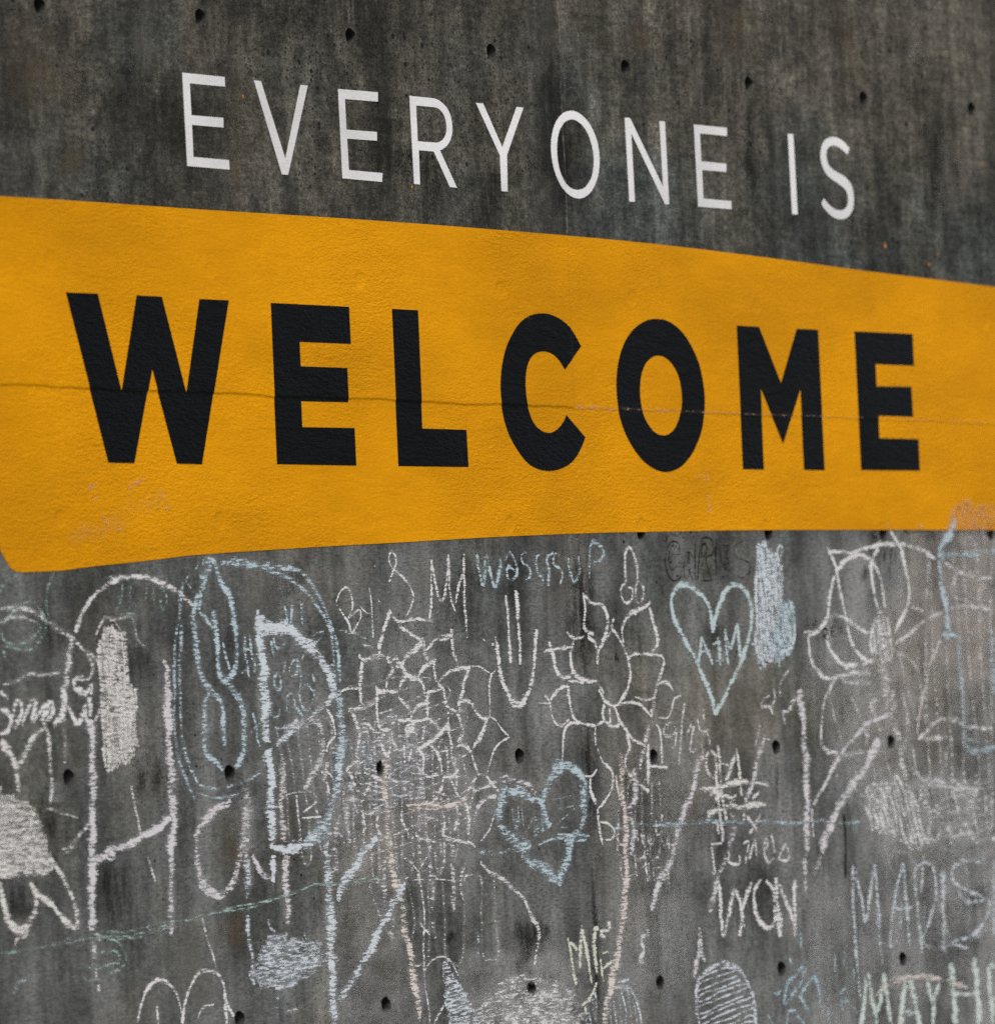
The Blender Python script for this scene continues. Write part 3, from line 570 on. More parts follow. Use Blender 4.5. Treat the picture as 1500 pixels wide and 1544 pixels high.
# ------------------------------------------------------------------ chalk: (name, label, category, on banner, strokes)
# stroke = (colour, width in mm (negative: zigzag filling), pressure %, [x, z, x, z, ...] in mm on the wall, patch it fills)
CHALK = [
    ('chalk_drawing', "pale green chalk swirl of loops below the banner's bottom left corner", 'drawing', 0, [
        ('green', 7.5, 42, [-2011,1972,-2003,1953,-1960,1944,-1906,1956,-1866,1987,-1863,2021,-1891,2041,-1920,2041,-1955,2024,-2005,1994]),
        ('green', 7.5, 42, [-2008,1941,-1956,1933,-1903,1934,-1873,1952,-1849,1983,-1854,2011,-1877,2033]),
        ('green', 7.5, 42, [-2010,2065,-1994,2086,-1945,2106]),
        ('green', 9.5, 42, [-1809,2113,-1832,2086,-1842,2049,-1838,2002]),
        ('green', 9.5, 42, [-2009,1932,-2001,1907]),
    ]),
    ('chalk_drawing', 'broad white chalk arch with crossing lines above the cursive name at far left', 'drawing', 0, [
        ('white', 13, 55, [-1739,1970,-1717,2011,-1680,2045,-1638,2073,-1592,2092,-1541,2102,-1481,2102,-1425,2092,-1370,2076,-1325,2054,-1275,2031]),
        ('white', 11.5, 46, [-2013,2024,-1974,2030,-1916,2026,-1855,2005,-1807,1980,-1764,1964,-1726,1942]),
        ('white', 9, 45, [-1726,1942,-1688,1920,-1650,1891]),
        ('white', 7.5, 45, [-2014,1997,-1971,2007,-1918,2004,-1870,1993]),
        ('white', 21, 55, [-1755,1961,-1768,1914,-1780,1874,-1792,1843,-1799,1808]),
        ('white', 15, 55, [-1727,1939,-1689,1910,-1681,1885,-1692,1863]),
        ('white', 13.5, 55, [-1692,1863,-1752,1858,-1753,1842,-1714,1826,-1688,1847,-1690,1822]),
        ('white', 7.5, 44, [-2014,1849,-1961,1860,-1926,1872,-1863,1873,-1794,1877]),
    ]),
    ('chalk_writing', 'small faint green chalk scrawl of curls under the white chalk arch', 'writing', 0, [
        ('green', 7.5, 40, [-1557,2086,-1565,2048,-1587,2020]),
        ('green', 7.5, 40, [-1522,2086,-1531,2061,-1520,2038,-1501,2029,-1477,2041,-1465,2067,-1466,2089]),
        ('green', 8, 40, [-1441,2086,-1439,2035]),
        ('green', 7.5, 40, [-1416,2076,-1392,2057,-1393,2035,-1412,2022,-1415,2051]),
        ('green', 5, 40, [-1642,2095,-1596,2103,-1572,2099]),
        ('green', 5.5, 40, [-1592,2020,-1582,2012,-1532,2013,-1502,2013]),
        ('green', 7.5, 40, [-1389,2105,-1380,2089]),
    ]),
    ('chalk_scribble', 'thick cream chalk bar scribbled solid, hanging from a hook-shaped line', 'scribble', 0, [
        ('cream', 7.5, 45, [-1671,1951,-1655,1979,-1628,2004,-1598,2001,-1558,2005,-1527,2007,-1517,1978,-1506,1950,-1467,1929]),
        ('cream', 8, 45, [-1593,1998,-1570,1972]),
        ('cream', -15, 60, [-1524,1836,-1525,1810,-1525,1790,-1531,1700,-1533,1765,-1535,1827,-1542,1844,-1539,1761,-1540,1677,-1548,1677,-1551,1825,-1556,1965,-1564,1965,-1561,1823,-1555,1671,-1564,1662,-1571,1821,-1573,1974,-1583,1968,-1579,1820,-1572,1657,-1582,1662,-1585,1818,-1592,1976], 0),
        ('cream', -15, 60, [-1601,1988,-1594,1817,-1589,1655,-1598,1660,-1603,1817,-1608,1972,-1619,1981,-1611,1816,-1607,1651,-1613,1649,-1621,1811,-1625,1979,-1634,1968,-1626,1806,-1624,1646,-1633,1652,-1634,1801,-1643,1950,-1652,1948,-1645,1796,-1638,1640,-1648,1651,-1653,1796,-1657,1933], 0),
        ('cream', -10.5, 60, [-1655,1695,-1658,1693,-1658,1692], 0),
        ('cream', -9.5, 50, [-1602,1958,-1584,1957,-1566,1955,-1562,1946,-1588,1950,-1612,1952,-1627,1944,-1592,1940,-1564,1936,-1564,1931,-1595,1935,-1632,1937,-1630,1929,-1599,1928,-1568,1924,-1573,1914,-1603,1920,-1647,1921,-1634,1914,-1604,1910,-1562,1906,-1558,1898,-1604,1905,-1643,1908,-1646,1899,-1604,1895,-1563,1891,-1558,1883,-1604,1889,-1640,1891], 1),
        ('cream', -9.5, 50, [-1634,1882,-1604,1880,-1575,1876,-1573,1869,-1604,1875,-1634,1875,-1637,1867,-1604,1867,-1577,1861], 1),
        ('cream', -9.5, 50, [-1563,1853,-1605,1857,-1635,1862,-1634,1854,-1605,1850,-1572,1846,-1577,1839,-1605,1844,-1641,1846,-1634,1838,-1605,1836,-1572,1831,-1577,1824,-1605,1826,-1649,1830,-1635,1823,-1605,1821,-1571,1815], 1),
        ('cream', -9.5, 50, [-1560,1808,-1601,1811,-1648,1816,-1634,1809,-1595,1803,-1555,1801,-1538,1792,-1593,1798,-1642,1800,-1641,1793,-1594,1789,-1538,1783], 1),
        ('cream', -9.5, 50, [-1542,1777,-1594,1781,-1645,1785], 1),
        ('cream', -9.5, 50, [-1647,1777,-1594,1774,-1542,1767,-1538,1761,-1595,1767,-1637,1769,-1646,1762,-1595,1757,-1546,1754,-1556,1748,-1595,1750,-1636,1755,-1635,1748,-1596,1742,-1552,1739,-1539,1731,-1596,1736,-1639,1741,-1646,1733,-1596,1730,-1560,1723,-1557,1716,-1596,1719,-1636,1723,-1641,1716,-1597,1712,-1539,1709,-1546,1701,-1598,1705,-1639,1708,-1645,1702,-1603,1696,-1558,1694,-1563,1687,-1607,1689,-1646,1694,-1626,1686,-1604,1683,-1584,1681,-1584,1672,-1600,1675,-1611,1677,-1596,1667,-1596,1665,-1595,1665], 1),
    ]),
    ('chalk_writing', 'cursive white chalk name at the left edge, beside the cream bar', 'writing', 0, [
        ('white', 11, 62, [-2025,1833,-1997,1818]),
        ('white', 12, 62, [-2027,1793,-2004,1790,-1990,1771,-2002,1744,-2031,1735]),
        ('white', 13, 62, [-1986,1771,-1974,1805,-1952,1811,-1954,1780,-1977,1752,-1987,1756]),
        ('white', 12.5, 62, [-1951,1755,-1932,1783,-1916,1807,-1896,1813,-1914,1764,-1888,1782,-1863,1803,-1838,1806,-1840,1778,-1871,1757,-1874,1775,-1834,1796]),
        ('white', 13, 62, [-1780,1799,-1762,1770,-1748,1754,-1728,1767,-1713,1798,-1713,1763,-1684,1759,-1662,1784,-1651,1809]),
        ('white', 18, 62, [-1837,1753,-1806,1771,-1795,1799,-1795,1836]),
        ('white', 16.5, 36, [-1795,1749,-1799,1662]),
        ('white', 20, 62, [-1702,1816,-1698,1772]),
    ]),
    ('chalk_drawing', 'white chalk flower with a solid centre cut off by the left edge', 'drawing', 0, [
        ('cream', 19.5, 58, [-2032,1717,-2000,1691,-1978,1660,-1978,1586]),
        ('cream', 15, 50, [-1974,1654,-1932,1705,-1891,1738,-1857,1741,-1856,1676,-1849,1638,-1851,1601,-1863,1570]),
        ('cream', 6, 45, [-1889,1552,-1859,1557,-1821,1547,-1758,1533]),
        ('cream', 13.5, 50, [-1837,1448,-1787,1468,-1755,1495,-1719,1519]),
        ('cream', 15.5, 58, [-1853,1424,-1821,1391,-1799,1359,-1782,1315,-1775,1271]),
        ('cream', 15, 58, [-1948,1387,-1920,1361,-1873,1334,-1836,1305,-1785,1271]),
        ('cream', 20, 58, [-1925,1361,-1933,1321,-1954,1294,-1974,1280,-2012,1288,-2034,1310,-2046,1348,-2053,1394]),
        ('cream', 10.5, 58, [-2017,1279,-1965,1270,-2004,1256,-2010,1244]),
        ('cream', -15.5, 56, [-2088,1615,-2079,1614,-2071,1610,-2038,1602,-2065,1605,-2090,1608,-2084,1599,-2051,1594,-2018,1593,-1994,1585,-2036,1589,-2097,1594,-2094,1584,-2026,1579,-1956,1573,-1943,1565,-2019,1572,-2078,1576,-2089,1571,-2012,1563,-1934,1559,-1920,1548,-2008,1557,-2079,1563,-2093,1556,-2005,1551,-1909,1543,-1907,1534,-2004,1540,-2100,1550,-2092,1540,-2002,1535,-1902,1524,-1897,1517,-2000,1527,-2080,1531,-2103,1526,-1998,1517,-1908,1511,-1905,1502,-1996,1511,-2089,1520,-2098,1510,-1994,1503,-1898,1495,-1885,1487,-1993,1495,-2082,1502,-2080,1496,-1992,1490,-1883,1480,-1900,1472,-1991,1482,-2091,1490,-2089,1482,-1991,1472,-1876,1464], 0),
        ('cream', -15.5, 56, [-1898,1457,-1990,1466,-2086,1473], 0),
        ('cream', -15.5, 56, [-2096,1468,-1989,1459,-1870,1448,-1889,1443,-1986,1451,-2102,1460,-2090,1451,-1982,1444,-1861,1432,-1848,1423,-1978,1437,-2099,1446,-2090,1437,-1987,1428,-1865,1419,-1898,1414,-1995,1424,-2105,1431,-2109,1423,-2003,1416,-1893,1407], 0),
        ('cream', -15.5, 56, [-1978,1404,-2044,1410,-2107,1415,-2099,1408,-2100,1405,-2099,1406], 0),
        ('cream', -17.5, 54, [-2089,1588,-2078,1590,-2068,1586,-2027,1580,-2059,1580,-2094,1578,-2097,1570,-2040,1571,-1995,1569,-1978,1560,-2029,1556,-2087,1559,-2078,1548,-2025,1546,-1971,1547,-1958,1540,-2021,1540,-2086,1536,-2091,1527,-2016,1529,-1932,1527,-1942,1518,-2014,1519,-2106,1517,-2090,1507,-2013,1508,-1926,1506,-1944,1498,-2012,1498,-2098,1493,-2088,1483,-2011,1486,-1941,1487,-1926,1477,-2011,1476,-2098,1476,-2106,1466,-2010,1464,-1916,1467,-1921,1453,-2009,1453,-2102,1453,-2106,1442,-2010,1444,-1918,1444], 1),
        ('cream', -17.5, 54, [-1947,1435,-2016,1436,-2100,1431,-2100,1423,-2022,1422,-1955,1423], 1),
    ]),
    ('chalk_writing', 'huge pink chalk capital H with a slanting crossbar left of the other big letters', 'writing', 0, [
        ('pink', 24.5, 62, [-1698,1763,-1697,1709,-1700,1584,-1714,1443]),
        ('pink', 24.5, 62, [-1714,1443,-1720,1350,-1726,1265]),
        ('pink', 21.5, 50, [-1725,1243,-1720,1199]),
        ('pink', 15, 48, [-1717,1177,-1716,1152]),
        ('pink', 14.5, 48, [-1712,1136,-1708,1120]),
        ('pink', 20, 55, [-1415,1900,-1399,1879,-1403,1815]),
        ('pink', 28.5, 62, [-1399,1831,-1403,1735,-1400,1623,-1395,1544,-1413,1433]),
        ('pink', 20.5, 50, [-1413,1433,-1419,1337,-1428,1280]),
        ('pink', 20.5, 50, [-1423,1277,-1423,1239]),
        ('pink', 17, 66, [-1407,1522,-1480,1492,-1558,1469,-1659,1448,-1715,1431]),
        ('pink', 19, 60, [-1729,1438,-1670,1437,-1625,1443]),
    ]),
    ('chalk_writing', 'big pink chalk letter a right of the huge pink H', 'writing', 0, [
        ('pink', 20.5, 55, [-1171,1556,-1219,1542,-1268,1517,-1300,1499,-1313,1461,-1314,1413,-1303,1373,-1259,1339,-1226,1326,-1193,1344,-1162,1378,-1143,1423,-1123,1487,-1109,1543]),
        ('pink', 34.5, 44, [-1113,1593,-1109,1535,-1119,1471,-1125,1422]),
        ('pink', 14.5, 62, [-1096,1421,-1076,1395,-1051,1371,-1025,1365]),
        ('pink', 12, 62, [-1310,1355,-1269,1334,-1239,1323]),
    ]),
    ('chalk_writing', 'tall pink chalk letter P crossed by the big blue white P', 'writing', 0, [
        ('pink', 24.5, 50, [-962,1665,-957,1612,-970,1547,-966,1449]),
        ('pink', 23.5, 56, [-962,1416,-966,1368,-964,1319,-962,1269,-958,1246]),
        ('pink', 22, 50, [-947,1717,-881,1741,-821,1744,-790,1713,-794,1664,-824,1625,-847,1600,-876,1577]),
        ('pink', 22.5, 48, [-686,1705,-755,1663,-780,1624,-798,1595]),
        ('pink', 27, 48, [-745,1491,-762,1409]),
        ('pink', 24, 42, [-759,1409,-760,1363]),
    ]),
    ('chalk_drawing', 'pale blue chalk pencil shape with nested loops ending around a tie hole', 'drawing', 0, [
        ('blue', 11, 47, [-1323,2089,-1336,2054,-1344,2006,-1364,1942,-1372,1894,-1372,1814]),
        ('blue', 11.5, 47, [-1337,1990,-1349,1894,-1357,1814]),
        ('blue', 11, 47, [-1371,1830,-1381,1751,-1375,1687,-1358,1638,-1335,1599,-1311,1564]),
        ('blue', 11, 47, [-1350,1830,-1355,1766,-1349,1702,-1331,1651,-1298,1605]),
        ('blue', 6.5, 46, [-1293,1598,-1242,1587,-1163,1592,-1121,1600,-1050,1621]),
        ('blue', 6.5, 46, [-1295,1579,-1228,1564,-1138,1572]),
        ('blue', 18, 56, [-1211,2131,-1234,2102,-1258,2060,-1265,2022]),
        ('blue', 18.5, 56, [-1191,2121,-1167,2079,-1138,2044,-1128,1995,-1124,1940,-1125,1892,-1151,1860,-1177,1853]),
        ('blue', 18.5, 56, [-1211,2021,-1201,1973,-1200,1909,-1192,1863,-1158,1834,-1123,1804]),
        ('blue', 15, 56, [-1247,2137,-1205,2141,-1186,2118]),
        ('blue', 14.5, 56, [-1260,2108,-1229,2092]),
        ('blue', 13, 56, [-1265,2018,-1236,1999,-1216,1976]),
        ('blue', 20.5, 56, [-1268,2060,-1286,2022,-1285,1958,-1279,1893]),
        ('blue', 16.5, 56, [-1277,1925,-1270,1867,-1237,1828,-1196,1809]),
        ('blue', 9, 56, [-1181,1950,-1164,1898,-1155,1876]),
        ('blue', 18, 56, [-1231,1828,-1260,1787,-1266,1732,-1262,1678,-1232,1655,-1197,1634]),
        ('blue', 19, 56, [-1142,1827,-1113,1791,-1108,1713,-1116,1671,-1150,1636]),
        ('blue', 16, 56, [-1221,1822,-1192,1792,-1190,1737,-1185,1692]),
        ('blue', 4.5, 70, [-1195,1628,-1188,1612,-1178,1604,-1162,1608,-1151,1620]),
        ('blue', 6, 45, [-1296,2112,-1312,2092,-1293,2076]),
        ('blue', 6, 45, [-1263,2131,-1274,2118]),
    ]),
    ('chalk_drawing', 'double pale blue chalk arc curving right and down from the top of the pencil shape', 'drawing', 0, [
        ('blue', 12, 50, [-1174,2134,-1110,2144,-1037,2135,-963,2125,-888,2122,-835,2106,-804,2079,-778,2049,-758,2020,-739,1987,-720,1947,-711,1904,-710,1838]),
        ('blue', 11.5, 50, [-1153,2134,-1048,2131,-942,2109,-879,2089,-837,2066,-796,2033,-760,2000,-740,1967,-732,1920,-729,1887]),
        ('blue', 29.5, 55, [-723,1821,-715,1771,-707,1722,-723,1662,-732,1606,-752,1557,-777,1509,-835,1461,-891,1434]),
        ('blue', 22, 50, [-740,1887,-735,1805]),
    ]),
    ('chalk_writing', 'big bold blue white chalk letter P with a thick bowl, left of the layered flower', 'writing', 0, [
        ('bluewhite', 31, 68, [-1030,2008,-1028,1956,-1021,1891,-1022,1809]),
        ('bluewhite', 14, 68, [-1034,2021,-1031,1988]),
        ('bluewhite', 35, 68, [-1020,1825,-1020,1760,-1019,1695]),
        ('bluewhite', 29, 68, [-1014,1679,-1007,1630,-1012,1548,-1013,1467,-1009,1434]),
        ('bluewhite', 17.5, 68, [-1009,1434,-945,1432,-891,1437]),
        ('bluewhite', 23, 68, [-1011,1418,-1014,1369,-1020,1353]),
        ('bluewhite', 15, 48, [-1018,1350,-1019,1331]),
        ('bluewhite', 27.5, 68, [-1042,1975,-941,1978,-888,1961,-825,1928,-783,1895,-753,1861,-740,1815]),
        ('bluewhite', 19, 50, [-739,1821,-769,1786,-831,1757,-881,1735,-943,1710,-982,1688]),
        ('bluewhite', 21, 52, [-724,1636,-740,1570,-777,1509,-824,1467,-891,1437]),
    ]),
    ('chalk_writing', 'small pale blue chalk words written inside the bowl of the big P', 'writing', 0, [
        ('blue', 9.5, 50, [-926,2030,-913,1988]),
        ('blue', 9.5, 50, [-894,2033,-902,1988]),
        ('blue', 10, 50, [-860,2046,-857,2014,-854,1981]),
        ('blue', 8, 50, [-838,2050,-856,2033]),
        ('blue', 9.5, 50, [-1091,1956,-1090,1898]),
        ('blue', 9.5, 50, [-1070,1959,-1064,1897]),
        ('blue', 6, 50, [-1099,1921,-1062,1927]),
        ('blue', 7, 50, [-1108,1866,-1047,1904]),
        ('blue', 9.5, 50, [-1085,1898,-1080,1849]),
        ('blue', 9.5, 50, [-986,1946,-977,1910]),
        ('blue', 7.5, 50, [-974,1952,-970,1932,-949,1927,-927,1939]),
        ('blue', 9.5, 50, [-930,1893,-938,1863]),
        ('blue', 9, 50, [-892,1899,-915,1876,-906,1857,-884,1863,-881,1896,-868,1856,-875,1823]),
        ('blue', 9, 50, [-964,1867,-979,1851,-972,1828,-956,1824,-952,1851,-959,1867]),
        ('blue', 7, 50, [-875,1823,-842,1833,-819,1813]),
        ('blue', 9.5, 50, [-824,1862,-814,1842]),
        ('blue', 8, 50, [-865,1895,-853,1908]),
        ('blue', 7, 50, [-814,1931,-779,1954]),
        ('blue', 9.5, 50, [-1052,1904,-1055,1865]),
        ('blue', 6, 50, [-818,1954,-790,1964,-768,1967]),
        ('blue', 8.5, 50, [-933,1769,-931,1804,-909,1814,-900,1784,-928,1768]),
        ('blue', 8, 50, [-900,1784,-869,1758]),
        ('blue', 9, 50, [-881,1823,-868,1777,-841,1774,-822,1803,-816,1822]),
        ('blue', 7.5, 50, [-1003,1763,-972,1756,-960,1776]),
        ('blue', 6.5, 50, [-984,1734,-963,1727,-941,1733]),
        ('blue', 9, 50, [-1072,1768,-1058,1741,-1055,1702,-1046,1686]),
        ('blue', 7, 50, [-1081,1722,-1042,1744]),
    ]),
    ('chalk_writing', 'thin white chalk word by below the banner, left of the tall M', 'writing', 0, [
        ('white', 5.5, 62, [-713,2036,-695,2063,-672,2076,-651,2066,-644,2039,-648,2019,-663,1999,-632,2016,-612,2019,-610,2003,-629,1983,-652,1963,-667,1990,-713,2036]),
        ('white', 4.5, 62, [-614,2029,-587,2012,-565,2011]),
        ('white', 6.5, 62, [-572,2076,-566,2046,-563,2002,-564,1949]),
        ('bluewhite', 9, 42, [-718,1970,-652,1963,-592,1949]),
        ('bluewhite', 9, 42, [-610,1933,-555,1922]),
    ]),
    ('chalk_writing', 'thin white looped chalk letter S between the word by and the tall M', 'writing', 0, [
        ('white', 6.5, 58, [-487,2087,-468,2116,-452,2139,-456,2159,-470,2169,-482,2153,-478,2133,-462,2119,-446,2111,-413,2092,-392,2072,-384,2052,-398,2025,-425,1998]),
        ('white', 5.5, 58, [-546,2132,-543,2127]),
        ('white', 3.5, 58, [-627,2087,-621,2086]),
        ('white', 5, 58, [-535,2046,-530,2039]),
    ]),
    ('chalk_writing', 'tall thin white chalk letter M left of the pale blue word', 'writing', 0, [
        ('white', 8.5, 56, [-317,1996,-307,2059,-301,2147]),
        ('white', 8.5, 56, [-301,2147,-288,2086,-268,2042,-252,2052,-238,2092,-226,2160]),
        ('white', 8.5, 56, [-226,2160,-227,2086,-221,2045,-206,2011]),
        ('white', 8.5, 56, [-204,2035,-184,2082,-161,2120,-157,2164]),
        ('white', 8.5, 56, [-158,2161,-163,2052,-161,1990,-159,1943]),
        ('white', 12.5, 56, [-230,2150,-231,2109]),
        ('white', 13, 56, [-162,2144,-163,2113]),
    ]),
    ('chalk_writing', 'pale blue chalk greeting in loose letters just below the banner', 'writing', 0, [
        ('blue', 10.5, 53, [-102,2161,-93,2120,-75,2082,-58,2161]),
        ('blue', 10, 53, [-55,2157,-46,2123,-26,2077,2,2127,0,2151]),
        ('blue', 9, 53, [21,2144,46,2166,68,2144,75,2110,47,2092,30,2106,37,2130,66,2117]),
        ('blue', 8.5, 53, [121,2167,96,2158,104,2137,133,2124,134,2103,113,2094]),
        ('blue', 9, 53, [183,2160,165,2155,168,2113,191,2103,193,2086,172,2080]),
        ('blue', 10, 53, [244,2165,213,2151,220,2120,214,2079]),
        ('blue', 9.5, 53, [247,2162,242,2138,269,2124,283,2110,269,2082]),
        ('blue', 6.5, 53, [250,2164,274,2160]),
        ('blue', 10.5, 53, [311,2155,314,2120,333,2089,360,2117,360,2159]),
        ('blue', 9.5, 53, [405,2099,409,2156,424,2194,449,2191,473,2180,477,2159,464,2149,427,2143]),
        ('blue', 16, 50, [-64,2154,-78,2086]),
        ('blue', 15.5, 50, [2,2134,-19,2082]),
    ]),
    ('chalk_drawing', 'white chalk U shape with two straight lines inside, between the two outline flowers', 'drawing', 0, [
        ('white', 9.5, 66, [20,2055,27,1982,28,1879]),
        ('white', 12.5, 66, [66,2068,72,1982,73,1875]),
        ('white', 12, 66, [-32,1948,-26,1900,-18,1849,14,1797,24,1776,47,1770,71,1772,97,1796,117,1820,140,1895,151,1966]),
        ('white', 6.5, 70, [-91,1943,-80,1938]),
        ('white', 9.5, 70, [-47,1932,-47,1925]),
        ('white', 14.5, 60, [13,1790,30,1776,72,1775,103,1796]),
    ]),
    ('chalk_drawing', 'large layered white chalk flower with many cell-like petals, left of the U shape', 'drawing', 0, [
        ('white', 13.5, 60, [-486,2019,-511,1979,-537,1929,-541,1909]),
        ('white', 11, 60, [-628,1906,-607,1893,-556,1902,-517,1902,-490,1881,-485,1865,-509,1845,-517,1822]),
        ('white', 14.5, 60, [-618,1890,-625,1826,-624,1803]),
        ('white', 11.5, 60, [-486,2012,-454,1988]),
        ('white', 10, 60, [-561,1829,-551,1814,-466,1814]),
        ('white', 14.5, 60, [-469,1905,-462,1871]),
        ('white', 7.5, 60, [-712,1811,-678,1824,-628,1826]),
        ('white', 9, 60, [-496,1882,-472,1898]),
        ('white', 8, 60, [-454,1988,-420,1992,-369,1995,-306,1991]),
        ('white', 9, 60, [-455,1978,-416,1965,-389,1951,-361,1941]),
        ('white', 10.5, 60, [-349,1947,-391,1917,-427,1898,-445,1878]),
        ('white', 13, 60, [-349,1944,-346,1910,-330,1886]),
        ('white', 13.5, 60, [-226,1970,-224,1926,-209,1889,-199,1872]),
        ('white', 9, 60, [-228,1953,-286,1947,-322,1927,-340,1914]),
        ('white', 13.5, 60, [-301,1896,-308,1873,-299,1835]),
        ('white', 10, 60, [-304,1893,-348,1873,-379,1847]),
        ('white', 9, 60, [-158,1871,-222,1865,-264,1852,-294,1832]),
        ('white', 13, 60, [-152,1874,-178,1834,-192,1797]),
        ('white', 11, 60, [-461,1888,-440,1871,-424,1854,-379,1840,-357,1829,-354,1799]),
        ('white', 11, 60, [-424,1854,-454,1834,-460,1817]),
        ('white', 8, 60, [-353,1806,-272,1818]),
        ('white', 14, 60, [-272,1818,-270,1798]),
        ('white', 10, 60, [-294,1832,-272,1818]),
        ('white', 13.5, 55, [-355,1937,-397,1907]),
        ('white', 11, 55, [-164,1868,-222,1862]),
        ('white', 11, 55, [-234,1950,-281,1940]),
        ('white', 5, 60, [-152,1874,-105,1870,-59,1853,-35,1866]),
        ('white', 7.5, 60, [-59,1853,-67,1826,-72,1795]),
        ('white', 11, 60, [-468,1797,-435,1777,-413,1760,-415,1739]),
        ('white', 9.5, 60, [-332,1785,-384,1773,-408,1753]),
        ('white', 13.5, 60, [-335,1816,-344,1779,-343,1748]),
        ('white', 8.5, 60, [-472,1737,-426,1740,-381,1737,-341,1740,-313,1728,-296,1714,-267,1716]),
        ('white', 11, 60, [-272,1815,-263,1781,-253,1757,-261,1727,-279,1713,-315,1690,-351,1678,-403,1665]),
        ('white', 13, 60, [-359,1725,-373,1688]),
        ('white', 11.5, 60, [-258,1771,-213,1753,-203,1725,-193,1705,-218,1678]),
        ('white', 13, 60, [-185,1814,-205,1776,-201,1753]),
        ('white', 9.5, 60, [-199,1783,-158,1781,-131,1755,-103,1737,-73,1740]),
        ('white', 11.5, 60, [-85,1734,-105,1707,-130,1683,-155,1660]),
        ('white', 33, 60, [-412,1739,-411,1706]),
        ('white', 32, 60, [-438,1727,-429,1696]),
        ('white', 23, 62, [-261,1730,-262,1710]),
        ('white', 10, 60, [-262,1716,-249,1686,-246,1645,-239,1621,-220,1610,-247,1594,-288,1592]),
        ('white', 9.5, 60, [-231,1665,-201,1671,-167,1657,-152,1629,-131,1591]),
        ('white', 10.5, 60, [-334,1671,-307,1650,-294,1619,-293,1599]),
        ('white', 9, 60, [-392,1665,-370,1644,-373,1607,-356,1595,-293,1599]),
        ('white', 8.5, 60, [-131,1595,-102,1590,-79,1573,-46,1548]),
        ('white', 10, 60, [-288,1592,-301,1562,-326,1535,-344,1522]),
        ('white', 9.5, 60, [-259,1591,-243,1563,-228,1543,-200,1528]),
        ('white', 11.5, 60, [-200,1528,-185,1490,-188,1440]),
        ('white', 8, 60, [-195,1426,-161,1408]),
        ('white', 11.5, 60, [-453,1683,-451,1629]),
        ('white', 10.5, 60, [-420,1666,-433,1636]),
        ('white', 7, 60, [-68,1812,-73,1744]),
        ('white', 5, 60, [-73,1742,-44,1729,-17,1705,12,1689]),
        ('white', 5.5, 60, [12,1689,-31,1674,-62,1654,-81,1624,-95,1594]),
        ('white', 13.5, 60, [-143,1588,-168,1568,-186,1552]),
        ('white', 11, 60, [-556,1819,-560,1769,-556,1735,-546,1719,-502,1714]),
        ('white', 7.5, 60, [-557,1812,-466,1814]),
        ('white', 11.5, 60, [-502,1714,-498,1687,-477,1667]),
        ('white', 11, 60, [-629,1820,-625,1790,-609,1780]),
        ('white', 11.5, 60, [-666,1757,-646,1734,-637,1704,-644,1681,-656,1658]),
        ('white', 9.5, 60, [-656,1658,-646,1644,-698,1622,-682,1608,-667,1582,-641,1558]),
        ('white', 8, 60, [-640,1730,-601,1733,-580,1716,-530,1705]),
        ('white', 8, 60, [-530,1705,-565,1692,-588,1686]),
        ('white', 11.5, 60, [-549,1685,-529,1648]),
        ('white', 11.5, 60, [-510,1674,-523,1645]),
        ('white', 11, 50, [-687,1771,-615,1773,-558,1792]),
        ('white', 11.5, 50, [-626,1614,-588,1603,-544,1585]),
        ('white', 14.5, 50, [-630,1554,-595,1586]),
        ('white', 10.5, 50, [-708,1546,-642,1544]),
        ('white', 9, 60, [-770,1776,-745,1742,-736,1709]),
        ('white', 8, 60, [-736,1706,-765,1690,-777,1667]),
        ('white', 7, 60, [-769,1786,-723,1811]),
        ('white', 9.5, 60, [-782,1591,-773,1561]),
        ('white', 7, 60, [-802,1618,-765,1611,-754,1597]),
        ('white', 9.5, 60, [-639,1511,-625,1471]),
        ('white', 9, 60, [-575,1502,-580,1473,-559,1452]),
        ('white', 6.5, 60, [-500,1731,-483,1737]),
        ('white', 7, 60, [-497,1610,-521,1598,-482,1583]),
        ('bluewhite', 18, 46, [-545,1732,-522,1745,-492,1764]),
        ('bluewhite', 24, 46, [-626,1690,-618,1653]),
        ('bluewhite', 23.5, 46, [-601,1660,-591,1633]),
        ('bluewhite', 24, 46, [-658,1641,-649,1608]),
        ('bluewhite', 24, 46, [-689,1589,-685,1569]),
        ('white', 18.5, 46, [-703,1539,-701,1490,-694,1430]),
        ('white', 11.5, 46, [-628,1507,-544,1512]),
        ('white', 17, 46, [-671,1532,-656,1508]),
        ('white', 9, 52, [-417,1457,-402,1440,-322,1427]),
        ('white', 10.5, 52, [-300,1504,-290,1477,-298,1447,-264,1432,-184,1419]),
        ('white', 12, 52, [-219,1498,-251,1455]),
        ('white', 12.5, 52, [-476,1509,-472,1483,-451,1462,-447,1441]),
        ('pink', 25, 42, [-388,1628,-383,1537]),
        ('pink', 25, 42, [-446,1623,-457,1549]),
        ('pink', 25, 42, [-397,1507,-394,1460]),
        ('pink', 15, 42, [-404,1494,-335,1488]),
        ('pink', 15, 42, [-463,1616,-401,1618]),
        ('pink', 25, 42, [-426,1582,-429,1542]),
        ('pink', 25, 42, [-371,1466,-368,1432]),
        ('pink', 25, 42, [-408,1423,-404,1400]),
    ]),
    ('chalk_drawing', 'peach chalk stem below the layered flower, running down to the bottom edge', 'drawing', 0, [
        ('peach', 25.5, 50, [-523,1651,-539,1585,-537,1535,-534,1485,-529,1401]),
        ('peach', 25.5, 56, [-529,1401,-511,1333,-500,1289]),
        ('peach', 24.5, 58, [-494,1333,-487,1272,-480,1212,-462,1147,-454,1096,-441,1045,-428,977]),
